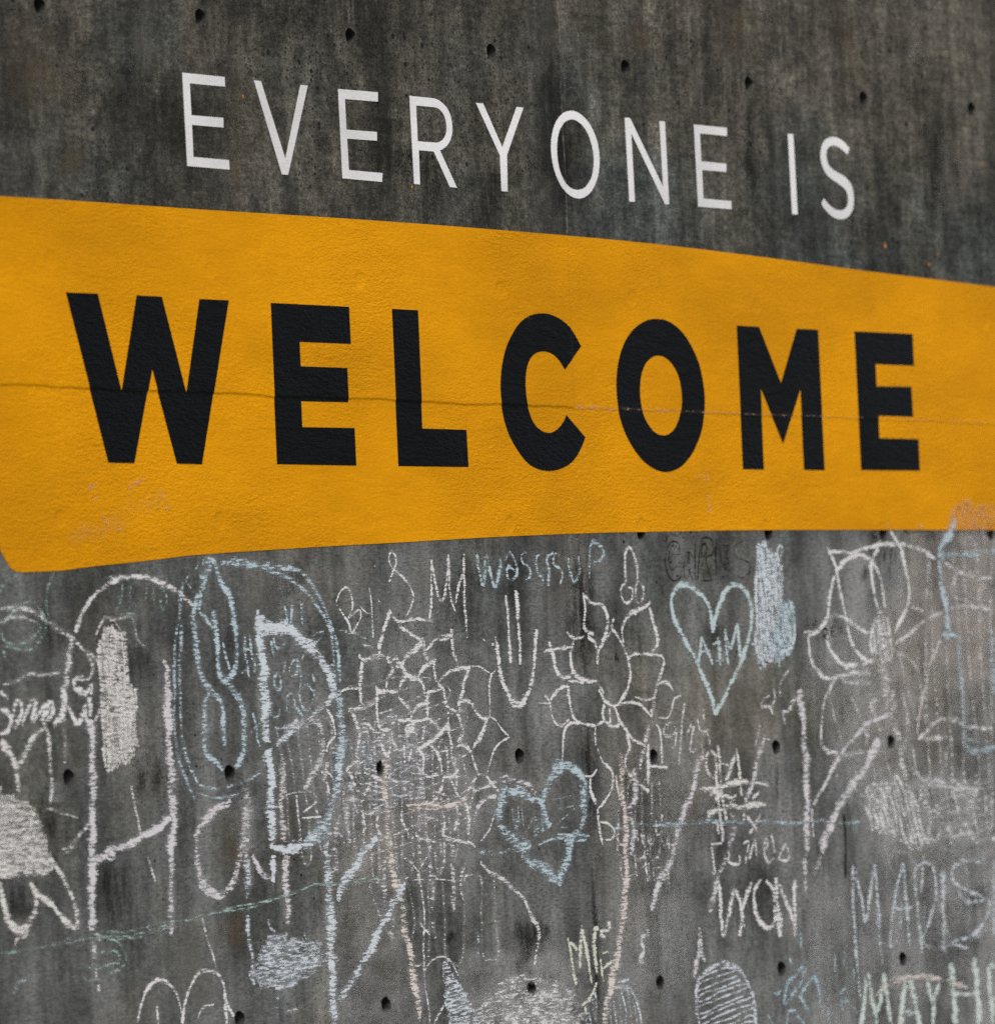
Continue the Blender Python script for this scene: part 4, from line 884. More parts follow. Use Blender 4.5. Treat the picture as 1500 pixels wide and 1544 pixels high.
        ('peach', 13, 56, [-453,1522,-373,1527,-299,1518,-217,1525,-181,1541]),
        ('peach', 5.5, 52, [-353,1566,-297,1548,-239,1543]),
        ('peach', 5.5, 52, [-442,1515,-316,1511]),
        ('peach', 5.5, 52, [-375,1493,-318,1483]),
        ('peach', 38, 55, [-205,1539,-200,1528]),
    ]),
    ('chalk_drawing', 'tall blue white chalk K of long bold strokes reaching the bottom edge', 'drawing', 0, [
        ('bluewhite', 30.5, 46, [-789,1493,-795,1410]),
        ('bluewhite', 30.5, 60, [-789,1410,-794,1344,-788,1262,-794,1180,-793,1114,-791,989]),
        ('bluewhite', 22, 60, [-582,1449,-628,1421,-663,1399]),
        ('bluewhite', 24.5, 60, [-646,1405,-693,1367,-734,1332,-759,1297]),
        ('bluewhite', 23, 60, [-533,1267,-575,1226,-623,1175,-683,1118,-729,1081,-765,1046]),
        ('bluewhite', 23, 50, [-472,1332,-538,1268]),
        ('pink', 24.5, 40, [-551,1402,-562,1335,-561,1262]),
        ('pink', 23.5, 42, [-548,1215,-533,1187]),
    ]),
    ('chalk_drawing', 'long thin pale teal chalk line rising to the right across the lower left', 'line', 0, [
        ('green', 6.5, 40, [-2063,1229,-1991,1231,-1904,1236,-1821,1242,-1722,1249,-1597,1247,-1496,1258,-1418,1270,-1314,1282]),
        ('green', 5, 42, [-1671,1260,-1571,1258,-1444,1275,-1315,1272]),
        ('green', 5, 42, [-1633,1239,-1522,1246,-1419,1264]),
        ('green', 5, 42, [-1820,1251,-1772,1239]),
        ('green', 6, 43, [-1314,1282,-1236,1288,-1104,1295,-996,1313,-887,1332,-832,1339,-668,1336,-566,1349]),
        ('green', 4.5, 50, [-1209,1296,-1061,1306,-931,1320]),
        ('green', 4.5, 50, [-854,1342,-723,1335,-611,1354]),
    ]),
    ('chalk_scribble', 'round teal chalk scribble under the thin teal line', 'scribble', 0, [
        ('green', 7.5, 42, [-1721,1256,-1648,1240,-1614,1219,-1601,1193,-1627,1169,-1688,1160]),
        ('green', 6.5, 42, [-1772,1164,-1753,1152,-1679,1147]),
        ('green', 7, 42, [-1731,1187,-1677,1181,-1626,1191,-1644,1214,-1695,1211]),
        ('green', 6.5, 42, [-1756,1185,-1717,1174,-1656,1184,-1622,1182]),
        ('pink', 14.5, 50, [-1711,1258,-1693,1242]),
        ('blue', 13, 38, [-2022,1131,-1996,1160,-1957,1168]),
    ]),
    ('chalk_drawing', 'two round white chalk arches side by side at the bottom left', 'drawing', 0, [
        ('white', 8.5, 62, [-1568,1040,-1553,1080,-1525,1117,-1483,1137,-1438,1122,-1410,1088,-1397,1052]),
        ('white', 9, 62, [-1396,1027,-1385,1071,-1362,1111,-1324,1144,-1292,1149,-1256,1141,-1232,1117,-1224,1078,-1210,1052,-1193,1033]),
        ('white', 11.5, 62, [-1224,1078,-1225,1017]),
        ('white', 9, 62, [-1492,1074,-1490,1032]),
        ('white', 7, 62, [-1336,1036,-1314,1061,-1272,1066]),
        ('white', 7, 50, [-1304,1278,-1287,1229,-1269,1190,-1256,1151]),
    ]),
    ('chalk_scribble', 'pale white scribbled chalk patch left of the tall blue white K', 'scribble', 0, [
        ('bluewhite', 9, 50, [-1042,1263,-1038,1244,-1013,1229]),
        ('bluewhite', 9.5, 50, [-900,1221,-890,1207]),
        ('bluewhite', 21.5, 36, [-1017,1093,-1017,1002]),
        ('white', 8.5, 38, [-994,1030,-918,1042,-817,1079]),
        ('bluewhite', 23, 46, [-1122,1422,-1115,1364,-1124,1315]),
        ('bluewhite', 13.5, 50, [-1126,1277,-1124,1228,-1112,1179,-1115,1130,-1106,1104]),
        ('bluewhite', -14.5, 50, [-1047,1218,-1029,1218,-1013,1220,-972,1215,-1009,1212,-1052,1211,-1046,1203,-993,1204,-939,1208,-905,1201,-977,1197,-1076,1191,-1064,1184,-967,1192,-879,1196,-850,1188,-966,1183,-1083,1174,-1088,1166,-966,1176,-847,1180,-842,1172,-965,1167,-1102,1156,-1084,1147,-964,1155,-840,1163,-830,1157,-965,1150,-1088,1141,-1121,1128,-967,1138,-819,1149,-857,1139,-972,1130,-1091,1124,-1090,1114,-976,1122,-864,1129,-889,1117,-986,1113,-1085,1104,-1060,1100,-993,1102,-932,1106,-981,1093,-1005,1093,-1026,1094], 0),
        ('bluewhite', -14.5, 47, [-1047,1202,-1031,1200,-1016,1202,-980,1200,-1018,1194,-1059,1187,-1077,1170,-1003,1186,-938,1196,-883,1198,-987,1177,-1068,1159], 1),
        ('bluewhite', -15, 47, [-1077,1149,-981,1169,-856,1193,-840,1182,-976,1156,-1093,1132,-1076,1122,-959,1148,-853,1166], 1),
        ('bluewhite', -15, 47, [-830,1159,-941,1136,-1070,1115,-1022,1112,-953,1125,-864,1143], 1),
    ]),
    ('chalk_drawing', 'thick blue chalk heart with a pink top left lobe, right of the layered flower', 'drawing', 0, [
        ('blue', 34.5, 52, [-4,1554,-38,1527,-47,1486,-30,1441,28,1415,87,1399]),
        ('blue', 28, 56, [43,1380,113,1350,172,1327,200,1305]),
        ('blue', 32.5, 56, [255,1380,233,1339,206,1295]),
        ('pink', 21, 48, [-43,1579,28,1575,86,1561,121,1540]),
        ('blue', 23.5, 54, [-10,1547,49,1545,102,1527,143,1512,158,1476,181,1452]),
        ('blue', 29, 54, [149,1515,170,1552,209,1593,265,1609,319,1590,340,1548,336,1492,314,1440,269,1407,248,1373]),
        ('blue', 37, 50, [336,1569,335,1475]),
        ('blue', 5, 42, [192,1520,278,1528]),
        ('blue', 5, 42, [214,1496,288,1500]),
        ('blue', 5.5, 42, [218,1461,293,1493]),
        ('blue', 5, 42, [204,1444,259,1446]),
        ('blue', 8.5, 42, [10,1502,14,1467]),
        ('blue', 8.5, 42, [35,1508,37,1460]),
        ('blue', 8.5, 42, [52,1500,60,1445]),
        ('blue', 7, 42, [65,1438,104,1475]),
        ('blue', 6.5, 54, [117,1405,209,1419,356,1421]),
        ('blue', 6.5, 54, [209,1430,356,1421]),
        ('blue', 6.5, 54, [239,1411,342,1410]),
        ('blue', 30, 36, [116,1478,112,1423]),
        ('blue', 30, 36, [142,1498,143,1435]),
        ('blue', 29, 36, [21,1481,30,1446]),
        ('blue', 13.5, 40, [-151,1394,-57,1391,27,1398]),
    ]),
    ('chalk_drawing', 'pink chalk curve running down from the thick blue heart to the pale mound', 'drawing', 0, [
        ('pink', 8.5, 56, [-55,1575,-86,1566,-163,1551]),
        ('pink', 10.5, 56, [-58,1538,-112,1529,-142,1510,-162,1483,-160,1473]),
        ('pink', 5, 56, [-67,1497,-94,1454,-143,1418]),
        ('pink', 13.5, 56, [-141,1370,-107,1345,-50,1322,7,1292,47,1263,74,1224,107,1185,95,1137,83,1093]),
    ]),
    ('chalk_drawing', 'pale blue chalk heart with capital letters inside, below the black outlined lettering', 'drawing', 0, [
        ('aqua', 14.5, 68, [991,1952,976,2013,940,2053,884,2076,839,2082,806,2067,790,2035,800,1992,835,1946,883,1895,924,1841,971,1765,978,1729]),
        ('aqua', 14.5, 68, [992,1959,1009,2006,1045,2056,1100,2083,1145,2071,1176,2038,1183,1991,1154,1922,1117,1868,1066,1814,1010,1757,978,1729]),
        ('aqua', 10, 68, [910,1866,929,1942]),
        ('aqua', 9.5, 68, [929,1942,978,1865]),
        ('aqua', 6, 68, [916,1899,968,1903]),
        ('aqua', 6, 68, [983,1920,1016,1926]),
        ('aqua', 6, 68, [992,1876,1032,1876]),
        ('aqua', 10.5, 68, [1045,1962,1054,1865]),
        ('aqua', 9.5, 68, [1047,1952,1071,1912,1108,1976]),
        ('aqua', 10.5, 68, [1108,1976,1118,1882]),
        ('aqua', 14.5, 68, [1010,1941,1017,1861]),
    ]),
    ('chalk_scribble', 'dense blue white vertical chalk scribble right of the pale blue heart', 'scribble', 0, [
        ('bluewhite', 8.5, 62, [1320,2162,1335,2188,1349,2192,1351,2177,1332,2148]),
        ('bluewhite', 8, 62, [1388,1990,1398,1953,1382,1913,1319,1891]),
        ('bluewhite', 9.5, 62, [1312,1884,1309,1851]),
        ('bluewhite', 5, 62, [1217,2133,1351,2135]),
        ('bluewhite', 5, 62, [1208,2103,1336,2107]),
        ('bluewhite', 5, 62, [1174,1918,1207,1921]),
        ('bluewhite', 9, 62, [1227,2176,1220,2136]),
        ('bluewhite', 16.5, 62, [1298,2140,1333,2155]),
        ('bluewhite', -16, 66, [1341,2134,1340,2114,1339,2086,1331,2020,1329,2080,1329,2148,1313,2163,1314,2061,1316,1962,1308,1931,1303,2060,1296,2176,1282,2177,1287,2049,1294,1908,1283,1875,1276,2035,1271,2177,1255,2195,1262,2030,1270,1872,1256,1872,1251,2028,1242,2185,1228,2192,1240,2025,1241,1861,1230,1863,1227,1998,1221,2130,1210,2040,1211,1950,1215,1853,1197,1945,1202,1946,1201,1947], 0),
        ('bluewhite', -13.5, 60, [1292,2165,1296,2138,1300,2108,1296,2033,1288,2112,1273,2176,1245,2187,1265,2090,1281,2010,1273,1972,1261,2054,1240,2142,1236,2078,1246,2001,1261,1932,1253,1904,1237,1957,1228,2028,1222,1957,1227,1922,1229,1886,1211,1882,1219,1887,1222,1891], 1),
        ('blue', -19, 64, [1385,2036,1390,2026,1392,2016,1394,1973,1383,2003,1377,2034,1365,2024,1377,1992,1388,1957,1384,1937,1372,1980,1352,2032,1347,2011,1362,1968,1379,1922,1376,1901,1353,1961,1330,2023,1330,1994,1343,1951,1364,1893,1355,1894,1335,1942,1317,1991,1313,1976,1328,1933,1339,1898], 2),
        ('blue', -19, 64, [1336,1878,1316,1924,1304,1964,1297,1952,1307,1914,1320,1885,1311,1872,1299,1905,1286,1947,1281,1921,1293,1900,1302,1868], 2),
        ('blue', -19.5, 64, [1281,1892,1278,1901,1274,1912], 2),
    ]),
    ('chalk_drawing', 'small white chalk doodle of a tall loop above two ovals, below the banner', 'drawing', 0, [
        ('white', 9.5, 55, [575,2089,576,2135,581,2167,598,2184,622,2160,632,2124,632,2092]),
        ('white', 8, 55, [575,2089,552,2071,554,2047,575,2034,601,2046,606,2071,584,2075]),
        ('white', 9, 55, [636,2092,622,2078,620,2050,634,2034,655,2050,657,2078,635,2091]),
    ]),
    ('chalk_drawing', 'thin outlined white chalk flower with open petals, left of the lettered heart', 'drawing', 0, [
        ('white', 7, 62, [377,2057,407,2036,437,2031]),
        ('white', 9, 62, [374,2061,380,2015,372,1981,382,1959,416,1952]),
        ('white', 7.5, 62, [290,1957,320,1942,369,1946]),
        ('white', 10, 62, [326,1939,304,1901,308,1862,331,1841,373,1830,422,1826]),
        ('white', 10, 62, [387,1942,417,1931,428,1910]),
        ('white', 7, 62, [180,1905,245,1915,306,1918]),
        ('white', 10.5, 62, [207,1936,222,1901,234,1860,264,1842,300,1838]),
        ('white', 7, 62, [287,1831,360,1823]),
        ('white', 8, 62, [286,1817,243,1807,223,1790]),
        ('white', 12, 62, [286,1817,284,1789]),
        ('white', 10, 62, [437,2033,462,2026,481,2001,479,1966,454,1927,434,1910,425,1872]),
        ('white', 10, 62, [512,1994,501,1966,524,1948,559,1909,573,1881]),
        ('white', 8.5, 62, [454,1927,494,1959]),
        ('white', 9, 62, [688,2036,649,2018,585,2004,554,1972,550,1951,554,1927]),
        ('white', 10.5, 62, [681,2021,697,1986,714,1947,712,1922,685,1901]),
        ('white', 7, 62, [573,1881,596,1896,646,1897,691,1894,735,1893]),
        ('white', 10.5, 62, [735,1890,740,1872,710,1819,689,1783]),
        ('white', 10.5, 62, [572,1877,579,1845,564,1803,550,1785]),
        ('white', 9, 62, [422,1822,451,1794]),
        ('white', 8, 62, [710,1815,736,1822,761,1814,782,1796]),
        ('white', 11, 62, [428,1903,425,1872]),
        ('white', 5, 62, [150,1774,198,1772]),
        ('white', 7.5, 62, [175,1793,198,1777,208,1739,224,1717,254,1713,286,1730]),
        ('white', 7, 62, [204,1780,237,1808]),
        ('white', 7.5, 62, [285,1807,294,1758,310,1730,334,1719,377,1711,414,1710]),
        ('white', 8, 62, [334,1719,285,1716,259,1696,251,1661,248,1620]),
        ('white', 9, 62, [407,1707,400,1690,404,1658]),
        ('white', 9, 62, [373,1575,370,1540,392,1501]),
        ('white', 6, 62, [337,1583,373,1575,405,1595]),
        ('white', 8, 62, [427,1805,455,1773,492,1762,517,1765]),
        ('white', 8.5, 62, [558,1803,530,1775,511,1765]),
        ('white', 9.5, 62, [449,1766,441,1741,446,1724,414,1710]),
        ('white', 9, 62, [445,1720,488,1705,513,1712,509,1740,492,1762]),
        ('white', 7.5, 62, [517,1763,568,1768,618,1763,648,1745,672,1727]),
        ('white', 8.5, 62, [503,1747,526,1715,550,1694,573,1672,622,1657,641,1656]),
        ('white', 9.5, 62, [549,1690,559,1651,537,1613,548,1584,584,1559,645,1529]),
        ('white', 11.5, 62, [648,1656,647,1603,639,1543]),
        ('white', 11, 62, [473,1755,476,1713]),
        ('white', 5.5, 62, [594,1783,644,1775,688,1780,703,1801]),
        ('white', 8, 62, [690,1709,710,1683,713,1602]),
        ('white', 6, 62, [704,1726,748,1725,772,1750,784,1775,817,1783]),
        ('white', 7, 62, [409,1651,432,1615,473,1586,470,1544,436,1510,398,1490]),
        ('white', 8, 62, [398,1490,401,1455,415,1395]),
        ('white', 5.5, 62, [407,1455,444,1450,474,1428,460,1407,429,1408]),
        ('white', 6.5, 62, [656,1596,738,1592]),
        ('white', 17.5, 48, [695,1787,673,1741,677,1713,650,1692,628,1643,605,1590]),
    ]),
    ('chalk_drawing', 'peach and pink chalk stem of the outlined flower, curving down left to the bottom', 'drawing', 0, [
        ('peach', 23.5, 54, [514,1635,520,1592,518,1522,527,1469,529,1416,513,1363]),
        ('pink', 22.5, 54, [573,1591,583,1555,574,1510,541,1486,563,1450,550,1362]),
        ('peach', 8.5, 54, [491,1579,495,1543,516,1487]),
        ('peach', 28, 58, [525,1363,517,1293,502,1223,486,1167,470,1119,447,1067,431,1016,404,982,393,923]),
        ('white', 13.5, 45, [499,1353,499,1301]),
    ]),
    ('chalk_writing', 'small dotted white chalk letters below the tip of the lettered heart', 'writing', 0, [
        ('white', 8.5, 52, [784,1696,766,1711,734,1704,726,1683,744,1674,777,1682,787,1693,782,1664,774,1643,761,1645]),
        ('white', 10.5, 52, [834,1763,818,1710,807,1657,796,1596]),
        ('white', 9, 52, [863,1709,848,1688,835,1685]),
        ('white', 9.5, 52, [875,1702,860,1666,851,1634,877,1634,884,1644]),
        ('white', 9.5, 52, [896,1723,900,1690,938,1679,950,1657,949,1646]),
        ('white', 11, 52, [924,1744,925,1715]),
        ('white', 6.5, 52, [906,1680,946,1690]),
    ]),
    ('chalk_scribble', 'crossed out white chalk scribble above the capital letters WON', 'scribble', 0, [
        ('cream', 11.5, 60, [941,1629,926,1604,931,1575,962,1556]),
        ('cream', 12.5, 60, [948,1630,973,1617,977,1581,974,1545,982,1473,995,1382]),
        ('cream', 13, 60, [988,1649,995,1566,1002,1486,1019,1443]),
        ('cream', 13, 60, [1079,1636,1088,1578,1096,1505]),
        ('cream', 11.5, 60, [1020,1547,1079,1625]),
        ('cream', 9.5, 60, [1035,1486,1070,1510]),
        ('cream', 7.5, 60, [998,1512,1062,1496]),
        ('cream', 10.5, 60, [1128,1399,1185,1452]),
        ('cream', 10, 60, [1118,1447,1168,1409]),
        ('cream', 7.5, 60, [997,1595,1036,1590]),
        ('cream', 9.5, 60, [1148,1493,1183,1514]),
        ('cream', 12.5, 60, [960,1445,977,1404]),
        ('cream', 12.5, 60, [888,1531,973,1531,1039,1540,1138,1541,1238,1531]),
        ('cream', 15.5, 60, [922,1456,1002,1476,1100,1476,1214,1480]),
        ('cream', 22.5, 60, [939,1517,998,1519,964,1495]),
        ('cream', 26, 60, [1108,1494,1143,1519]),
        ('cream', 11.5, 50, [1033,1457,1071,1437]),
        ('cream', 17, 50, [1100,1469,1104,1433]),
    ]),
    ('chalk_drawing', 'long dotted pink chalk line slanting down left from the crossed out scribble', 'line', 0, [
        ('pink', 6.5, 56, [907,1651,914,1618]),
        ('pink', 24, 56, [914,1618,887,1594,864,1548,841,1502,799,1457,769,1401,740,1355]),
        ('pink', 23, 56, [746,1355,698,1303,656,1259,634,1210]),
    ]),
    ('chalk_drawing', 'pink chalk line slanting down left through the name above the letters WON', 'line', 0, [
        ('pink', 21.5, 52, [1225,1670,1183,1605,1159,1551,1122,1497]),
        ('pink', 26.5, 52, [1063,1423,1012,1353]),
        ('pink', 22.5, 48, [1005,1346,961,1282,931,1230,915,1194]),
        ('pink', 5.5, 52, [1204,1699,1172,1638]),
        ('pink', 14.5, 52, [1228,1706,1230,1691]),
        ('pink', 8, 52, [1234,1658,1248,1657]),
    ]),
    ('chalk_writing', 'short pale chalk strokes right of the heart tip, above two tie holes', 'writing', 0, [
        ('white', 9, 50, [1257,1778,1222,1764,1214,1746,1254,1746,1266,1724]),
        ('white', 11.5, 50, [1278,1793,1283,1771,1268,1745]),
        ('white', 9.5, 50, [1340,1726,1362,1748]),
        ('white', 14.5, 50, [1385,1773,1348,1733,1320,1730,1331,1697]),
        ('white', 10.5, 50, [1363,1850,1320,1818,1310,1774]),
        ('white', 12, 50, [1278,1796,1283,1774]),
    ]),
    ('chalk_drawing', 'faint pale blue horizontal chalk line crossing below the crossed out scribble', 'line', 0, [
        ('blue', 11, 44, [455,1432,581,1439,695,1439,784,1436,901,1439,1031,1435,1230,1429,1365,1421]),
        ('blue', 5, 46, [695,1435,797,1432]),
        ('blue', 5, 46, [1197,1430,1365,1425]),
        ('blue', 9, 42, [1365,1421,1501,1424,1604,1413,1709,1417]),
    ]),
    ('chalk_writing', 'small thin white chalk word right of the pink and peach stem', 'writing', 0, [
        ('white', 7, 50, [480,1424,490,1399,509,1392,528,1405]),
        ('white', 8.5, 50, [580,1428,584,1396]),
        ('white', 8.5, 50, [598,1417,609,1388]),
        ('white', 7.5, 50, [644,1430,629,1402,647,1387,660,1401]),
        ('white', 7.5, 50, [671,1454,674,1414,707,1424]),
        ('white', 8, 50, [692,1400,710,1381,731,1405,728,1373]),
        ('white', 8.5, 50, [608,1374,613,1360]),
        ('white', 9, 50, [627,1377,626,1359]),
        ('white', 8, 50, [563,1362,571,1301]),
        ('white', 4.5, 50, [527,1306,565,1312]),
        ('white', 8, 50, [613,1360,620,1289]),
        ('white', 4.5, 50, [592,1329,636,1331]),
        ('white', 8, 50, [628,1342,630,1292]),
        ('white', 7, 50, [648,1323,652,1291,678,1294]),
        ('white', 8, 50, [718,1317,724,1270]),
        ('white', 4.5, 50, [648,1323,712,1326]),
    ]),
    ('chalk_writing', 'white chalk name directly above the letters WON', 'writing', 0, [
        ('white', 9, 56, [936,1381,940,1348,944,1316,949,1301,929,1300]),
        ('white', 5.5, 56, [935,1377,988,1379]),
        ('white', 7.5, 56, [1025,1349,1014,1331,1049,1317,1072,1325,1071,1343]),
        ('white', 8.5, 56, [1093,1375,1120,1378,1111,1349]),
        ('white', 10, 56, [1104,1342,1102,1320]),
        ('white', 9.5, 56, [1123,1331,1139,1366,1153,1384,1157,1340]),
        ('white', 8.5, 56, [1197,1350,1207,1386,1219,1374,1197,1342,1215,1320,1243,1330]),
        ('white', 9.5, 56, [1234,1396,1251,1344]),
        ('white', 8, 56, [1269,1325,1277,1336,1306,1364,1324,1334,1303,1320,1269,1325]),
    ]),
    ('chalk_writing', 'white chalk capital letters WON above the chalk filled oval', 'writing', 0, [
        ('white', 15, 62, [961,1282,969,1221,975,1127,1006,1183,1043,1247,1072,1191,1057,1123]),
        ('white', 14, 62, [1072,1191,1095,1223,1125,1269]),
        ('white', 14, 62, [1178,1272,1143,1250,1134,1218,1150,1170,1188,1141,1229,1148,1239,1191,1236,1239,1198,1268]),
        ('white', 14.5, 62, [1264,1260,1300,1200,1336,1143]),
        ('white', 16, 62, [1342,1264,1340,1187,1334,1107]),
        ('white', 15.5, 62, [1078,1180,1082,1147]),
        ('white', 24, 62, [1249,1275,1252,1191,1260,1110]),
        ('white', 20.5, 50, [1338,1158,1335,1121]),
    ]),
    ('chalk_writing', 'pale yellow chalk capital letters ME beside the vertical joint at the bottom', 'writing', 0, [
        ('yellow', 10, 70, [238,1158,252,1095,266,1031]),
        ('yellow', 10.5, 70, [287,1075,294,1127,300,1186]),
        ('yellow', 10, 70, [302,1186,321,1119,340,1034]),
        ('yellow', 10, 70, [305,974,309,952]),
        ('yellow', 10.5, 70, [244,1147,279,1125]),
        ('yellow', 14.5, 70, [362,1173,359,1124,363,1054]),
        ('yellow', 11, 70, [356,1173,381,1177]),
        ('cream', 12.5, 70, [387,1168,430,1166]),
        ('cream', 13.5, 70, [386,1158,410,1150]),
        ('cream', 22, 70, [432,1191,433,1170]),
        ('yellow', 8, 70, [395,1109,423,1114]),
        ('yellow', 6.5, 70, [391,1067,449,1088]),
        ('yellow', 9.5, 70, [384,1095,390,1053,395,1032]),
        ('yellow', 7.5, 70, [286,975,331,997,364,1033]),
        ('bluewhite', -11, 42, [355,1019,352,1005,355,992,350,929,341,964,337,996,321,976,321,953,328,925,305,931,309,940,313,947], 0),
    ]),
    ('chalk_scribble', 'chalk outlined oval filled with bluish zigzags at the bottom, below the letters WON', 'scribble', 0, [
        ('bluewhite', 13, 55, [841,897,829,951,843,1008,890,1038,970,1052,1041,1034,1078,1006,1108,961,1118,914,1121,877]),
        ('bluewhite', 13, 55, [917,1044,976,1055,1021,1042]),
        ('bluewhite', -6.5, 56, [867,1022,930,1034,983,1041,1022,1030,933,1019,853,1005,836,986,948,1003,1034,1016], 0),
        ('bluewhite', -6.5, 56, [1050,1005,955,987,853,975,847,955,957,978,1067,991,1094,983,962,962,831,939,838,921,969,944,1111,967,1117,957,970,934,835,906,842,892,971,919,1117,937], 0),
        ('bluewhite', -6.5, 56, [1126,929,999,904,894,890,953,881,1033,893,1093,906,1124,892,1064,886,1024,879,1081,877,1098,875,1117,875], 0),
    ]),
    ('chalk_drawing', 'pinkish white chalk spike pointing up, left of the filled oval', 'drawing', 0, [
        ('pink', 16, 58, [860,1157,863,1100,882,1063]),
        ('pink', 16.5, 58, [860,1154,852,1093,836,1048,824,1023]),
        ('pink', 19.5, 50, [861,1118,864,1071]),
        ('pink', 14, 58, [617,1151,578,1138,588,1106,567,1079,586,1078]),
        ('pink', 11, 58, [608,1162,613,1144]),
    ]),
    ('chalk_scribble', 'faint bluish chalk oval at the bottom, behind the peach stem', 'scribble', 0, [
        ('bluewhite', 11.5, 50, [450,1015,512,1008,541,982,557,938,561,906]),
        ('bluewhite', 8, 50, [426,1030,513,1032]),
        ('bluewhite', -11, 44, [527,993,536,946,542,909,519,907,513,956,502,1005,473,1012,490,959,489,912,471,903,466,961,450,1012,433,1014,438,961,447,913,424,910,420,962,409,1003,396,971,397,942,403,917], 0),
    ]),
    ('chalk_scribble', 'wide pale chalk mound rubbed onto the bottom edge around a tie hole', 'scribble', 0, [
        ('white', 10, 44, [170,1047,217,1027,256,983]),
        ('white', 8, 44, [-93,1050,-21,1064,51,1074]),
        ('white', -21, 43, [-62,1052,-3,1058,47,1058,135,1050,10,1043,-97,1033,-141,1017,16,1025,192,1039,204,1028,27,1010,-146,1002,-179,984,31,998,219,1012,245,1001,34,983,-160,971,-186,952,37,968,262,984,271,970,86,960,-85,945,6,937,144,948,277,952,294,940,201,938,131,929,232,928,259,927,282,925], 0),
        ('white', -25, 46, [118,1017,159,1002,198,989,222,970,152,991,89,1013,36,1012,132,984,220,954,261,932,117,974,-23,1013,-22,998,99,959,231,921,182,920,53,958,-73,992,-62,980,16,957,112,924,32,934,-26,949,-67,964,-79,952,-64,944,-47,939], 1),
    ]),
    ('chalk_scribble', 'narrow blue white chalk wedge widening to the bottom, right of the peach stem', 'scribble', 0, [
        ('bluewhite', -10.5, 54, [-322,1121,-319,1121,-315,1120,-302,1114,-313,1114,-322,1113,-323,1102,-310,1106,-298,1105,-290,1097,-307,1097,-321,1096,-324,1084,-303,1086,-284,1090,-282,1079,-301,1079,-324,1076,-318,1069,-298,1071,-271,1073,-260,1063,-292,1060,-316,1059], 0),
        ('bluewhite', -10.5, 54, [-320,1049,-289,1054,-252,1057,-245,1048,-283,1044,-324,1039,-319,1031,-279,1037,-247,1039,-224,1033,-274,1027,-320,1021,-318,1011,-270,1021,-232,1022,-215,1016,-265,1011,-311,1004,-305,997,-261,1000,-204,1007], 0),
        ('bluewhite', -10.5, 54, [-207,998,-259,994,-311,987,-299,977,-253,982,-195,992,-198,980,-250,974,-304,969,-307,960,-246,965,-199,974,-179,967,-228,961,-279,955,-234,952,-202,954,-175,957,-170,947,-178,949,-186,950], 0),
    ]),
    ('chalk_drawing', 'thin white chalk stalk with a small arch, between peach stem and pale mound', 'drawing', 0, [
        ('white', 6, 50, [-408,1101,-378,1123,-331,1136,-292,1125,-270,1100,-260,1083]),
        ('white', 8, 50, [-413,1363,-409,1333,-400,1295,-395,1245,-404,1161,-404,1077,-396,1026,-389,968]),
        ('white', 7, 50, [-328,1012,-372,967]),
        ('white', 6, 50, [-422,1232,-400,1211,-373,1193]),
        ('white', 7, 50, [-484,1399,-440,1377,-413,1356]),
        ('white', 8, 50, [-407,1359,-370,1395]),
        ('white', 9.5, 50, [-205,1369,-224,1346,-233,1302,-223,1278]),
        ('white', 3.5, 50, [-443,1334,-358,1334,-272,1327]),
        ('pink', 19.5, 46, [-361,1371,-354,1310,-363,1260,-357,1219,-354,1182]),
        ('pink', 19.5, 46, [-269,1371,-262,1307,-266,1246]),
        ('pink', 19, 44, [-356,1435,-365,1395]),
        ('pink', 19.5, 44, [-316,1434,-313,1393]),
        ('pink', 19.5, 44, [-260,1418,-262,1388]),
        ('white', 17, 55, [-413,1353,-409,1329]),
        ('bluewhite', 16, 42, [-165,1190,-161,1163]),
        ('bluewhite', 16, 42, [-168,1150,-164,1129]),
    ]),
    ('chalk_drawing', 'large soft white chalk flower at the upper right, below the banner', 'drawing', 0, [
        ('white', 10, 64, [1587,2174,1649,2174,1719,2173,1769,2182,1840,2192,1926,2198,2033,2191,2119,2172,2161,2157]),
        ('white', 11, 64, [1624,2115,1661,2141,1718,2163,1768,2164,1816,2149,1849,2115,1867,2074,1876,2017]),
        ('white', 11.5, 64, [1617,2107,1584,2044,1566,1985,1494,1945,1466,1938]),
        ('white', 13, 64, [1863,2205,1831,2164,1811,2134,1817,2074,1840,2010]),
        ('white', 13, 64, [1922,2232,1969,2191,1993,2134,2010,2081,1998,2021,1959,1983,1921,1946]),
        ('white', 11, 64, [1466,1938,1472,1882,1500,1845,1546,1822,1601,1818]),
        ('white', 7.5, 64, [1446,1949,1494,1952]),
        ('white', 10.5, 64, [1585,2187,1625,2130,1641,2067,1664,2000,1686,1925,1732,1883,1773,1868]),
        ('white', 11.5, 64, [1809,1969,1791,1924,1795,1887]),
        ('white', 13.5, 50, [1573,1989,1629,1996,1710,1969,1785,1939]),
        ('white', 14, 50, [1563,1778,1594,1818,1672,1832,1784,1838]),
        ('white', 13.5, 50, [1918,1908,1999,1941,2096,1982,2185,2001]),
        ('white', 11.5, 64, [1566,1952,1567,1915,1599,1881,1660,1854,1744,1861,1815,1868]),
        ('white', 12, 46, [2204,2146,2283,2123,2378,2104,2482,2100]),
        ('white', 11.5, 46, [2216,2012,2319,2020,2475,2008]),
        ('white', 12, 46, [2013,2021,2084,2005]),
        ('white', 14.5, 46, [1930,1885,2001,1869,2048,1831]),
        ('white', 57, 40, [1857,1860,1864,1766]),
        ('white', 15, 38, [1616,1829,1784,1831]),
        ('white', 15, 38, [1635,1810,1782,1804]),
        ('white', 18.5, 48, [1807,1763,1775,1711,1748,1637]),
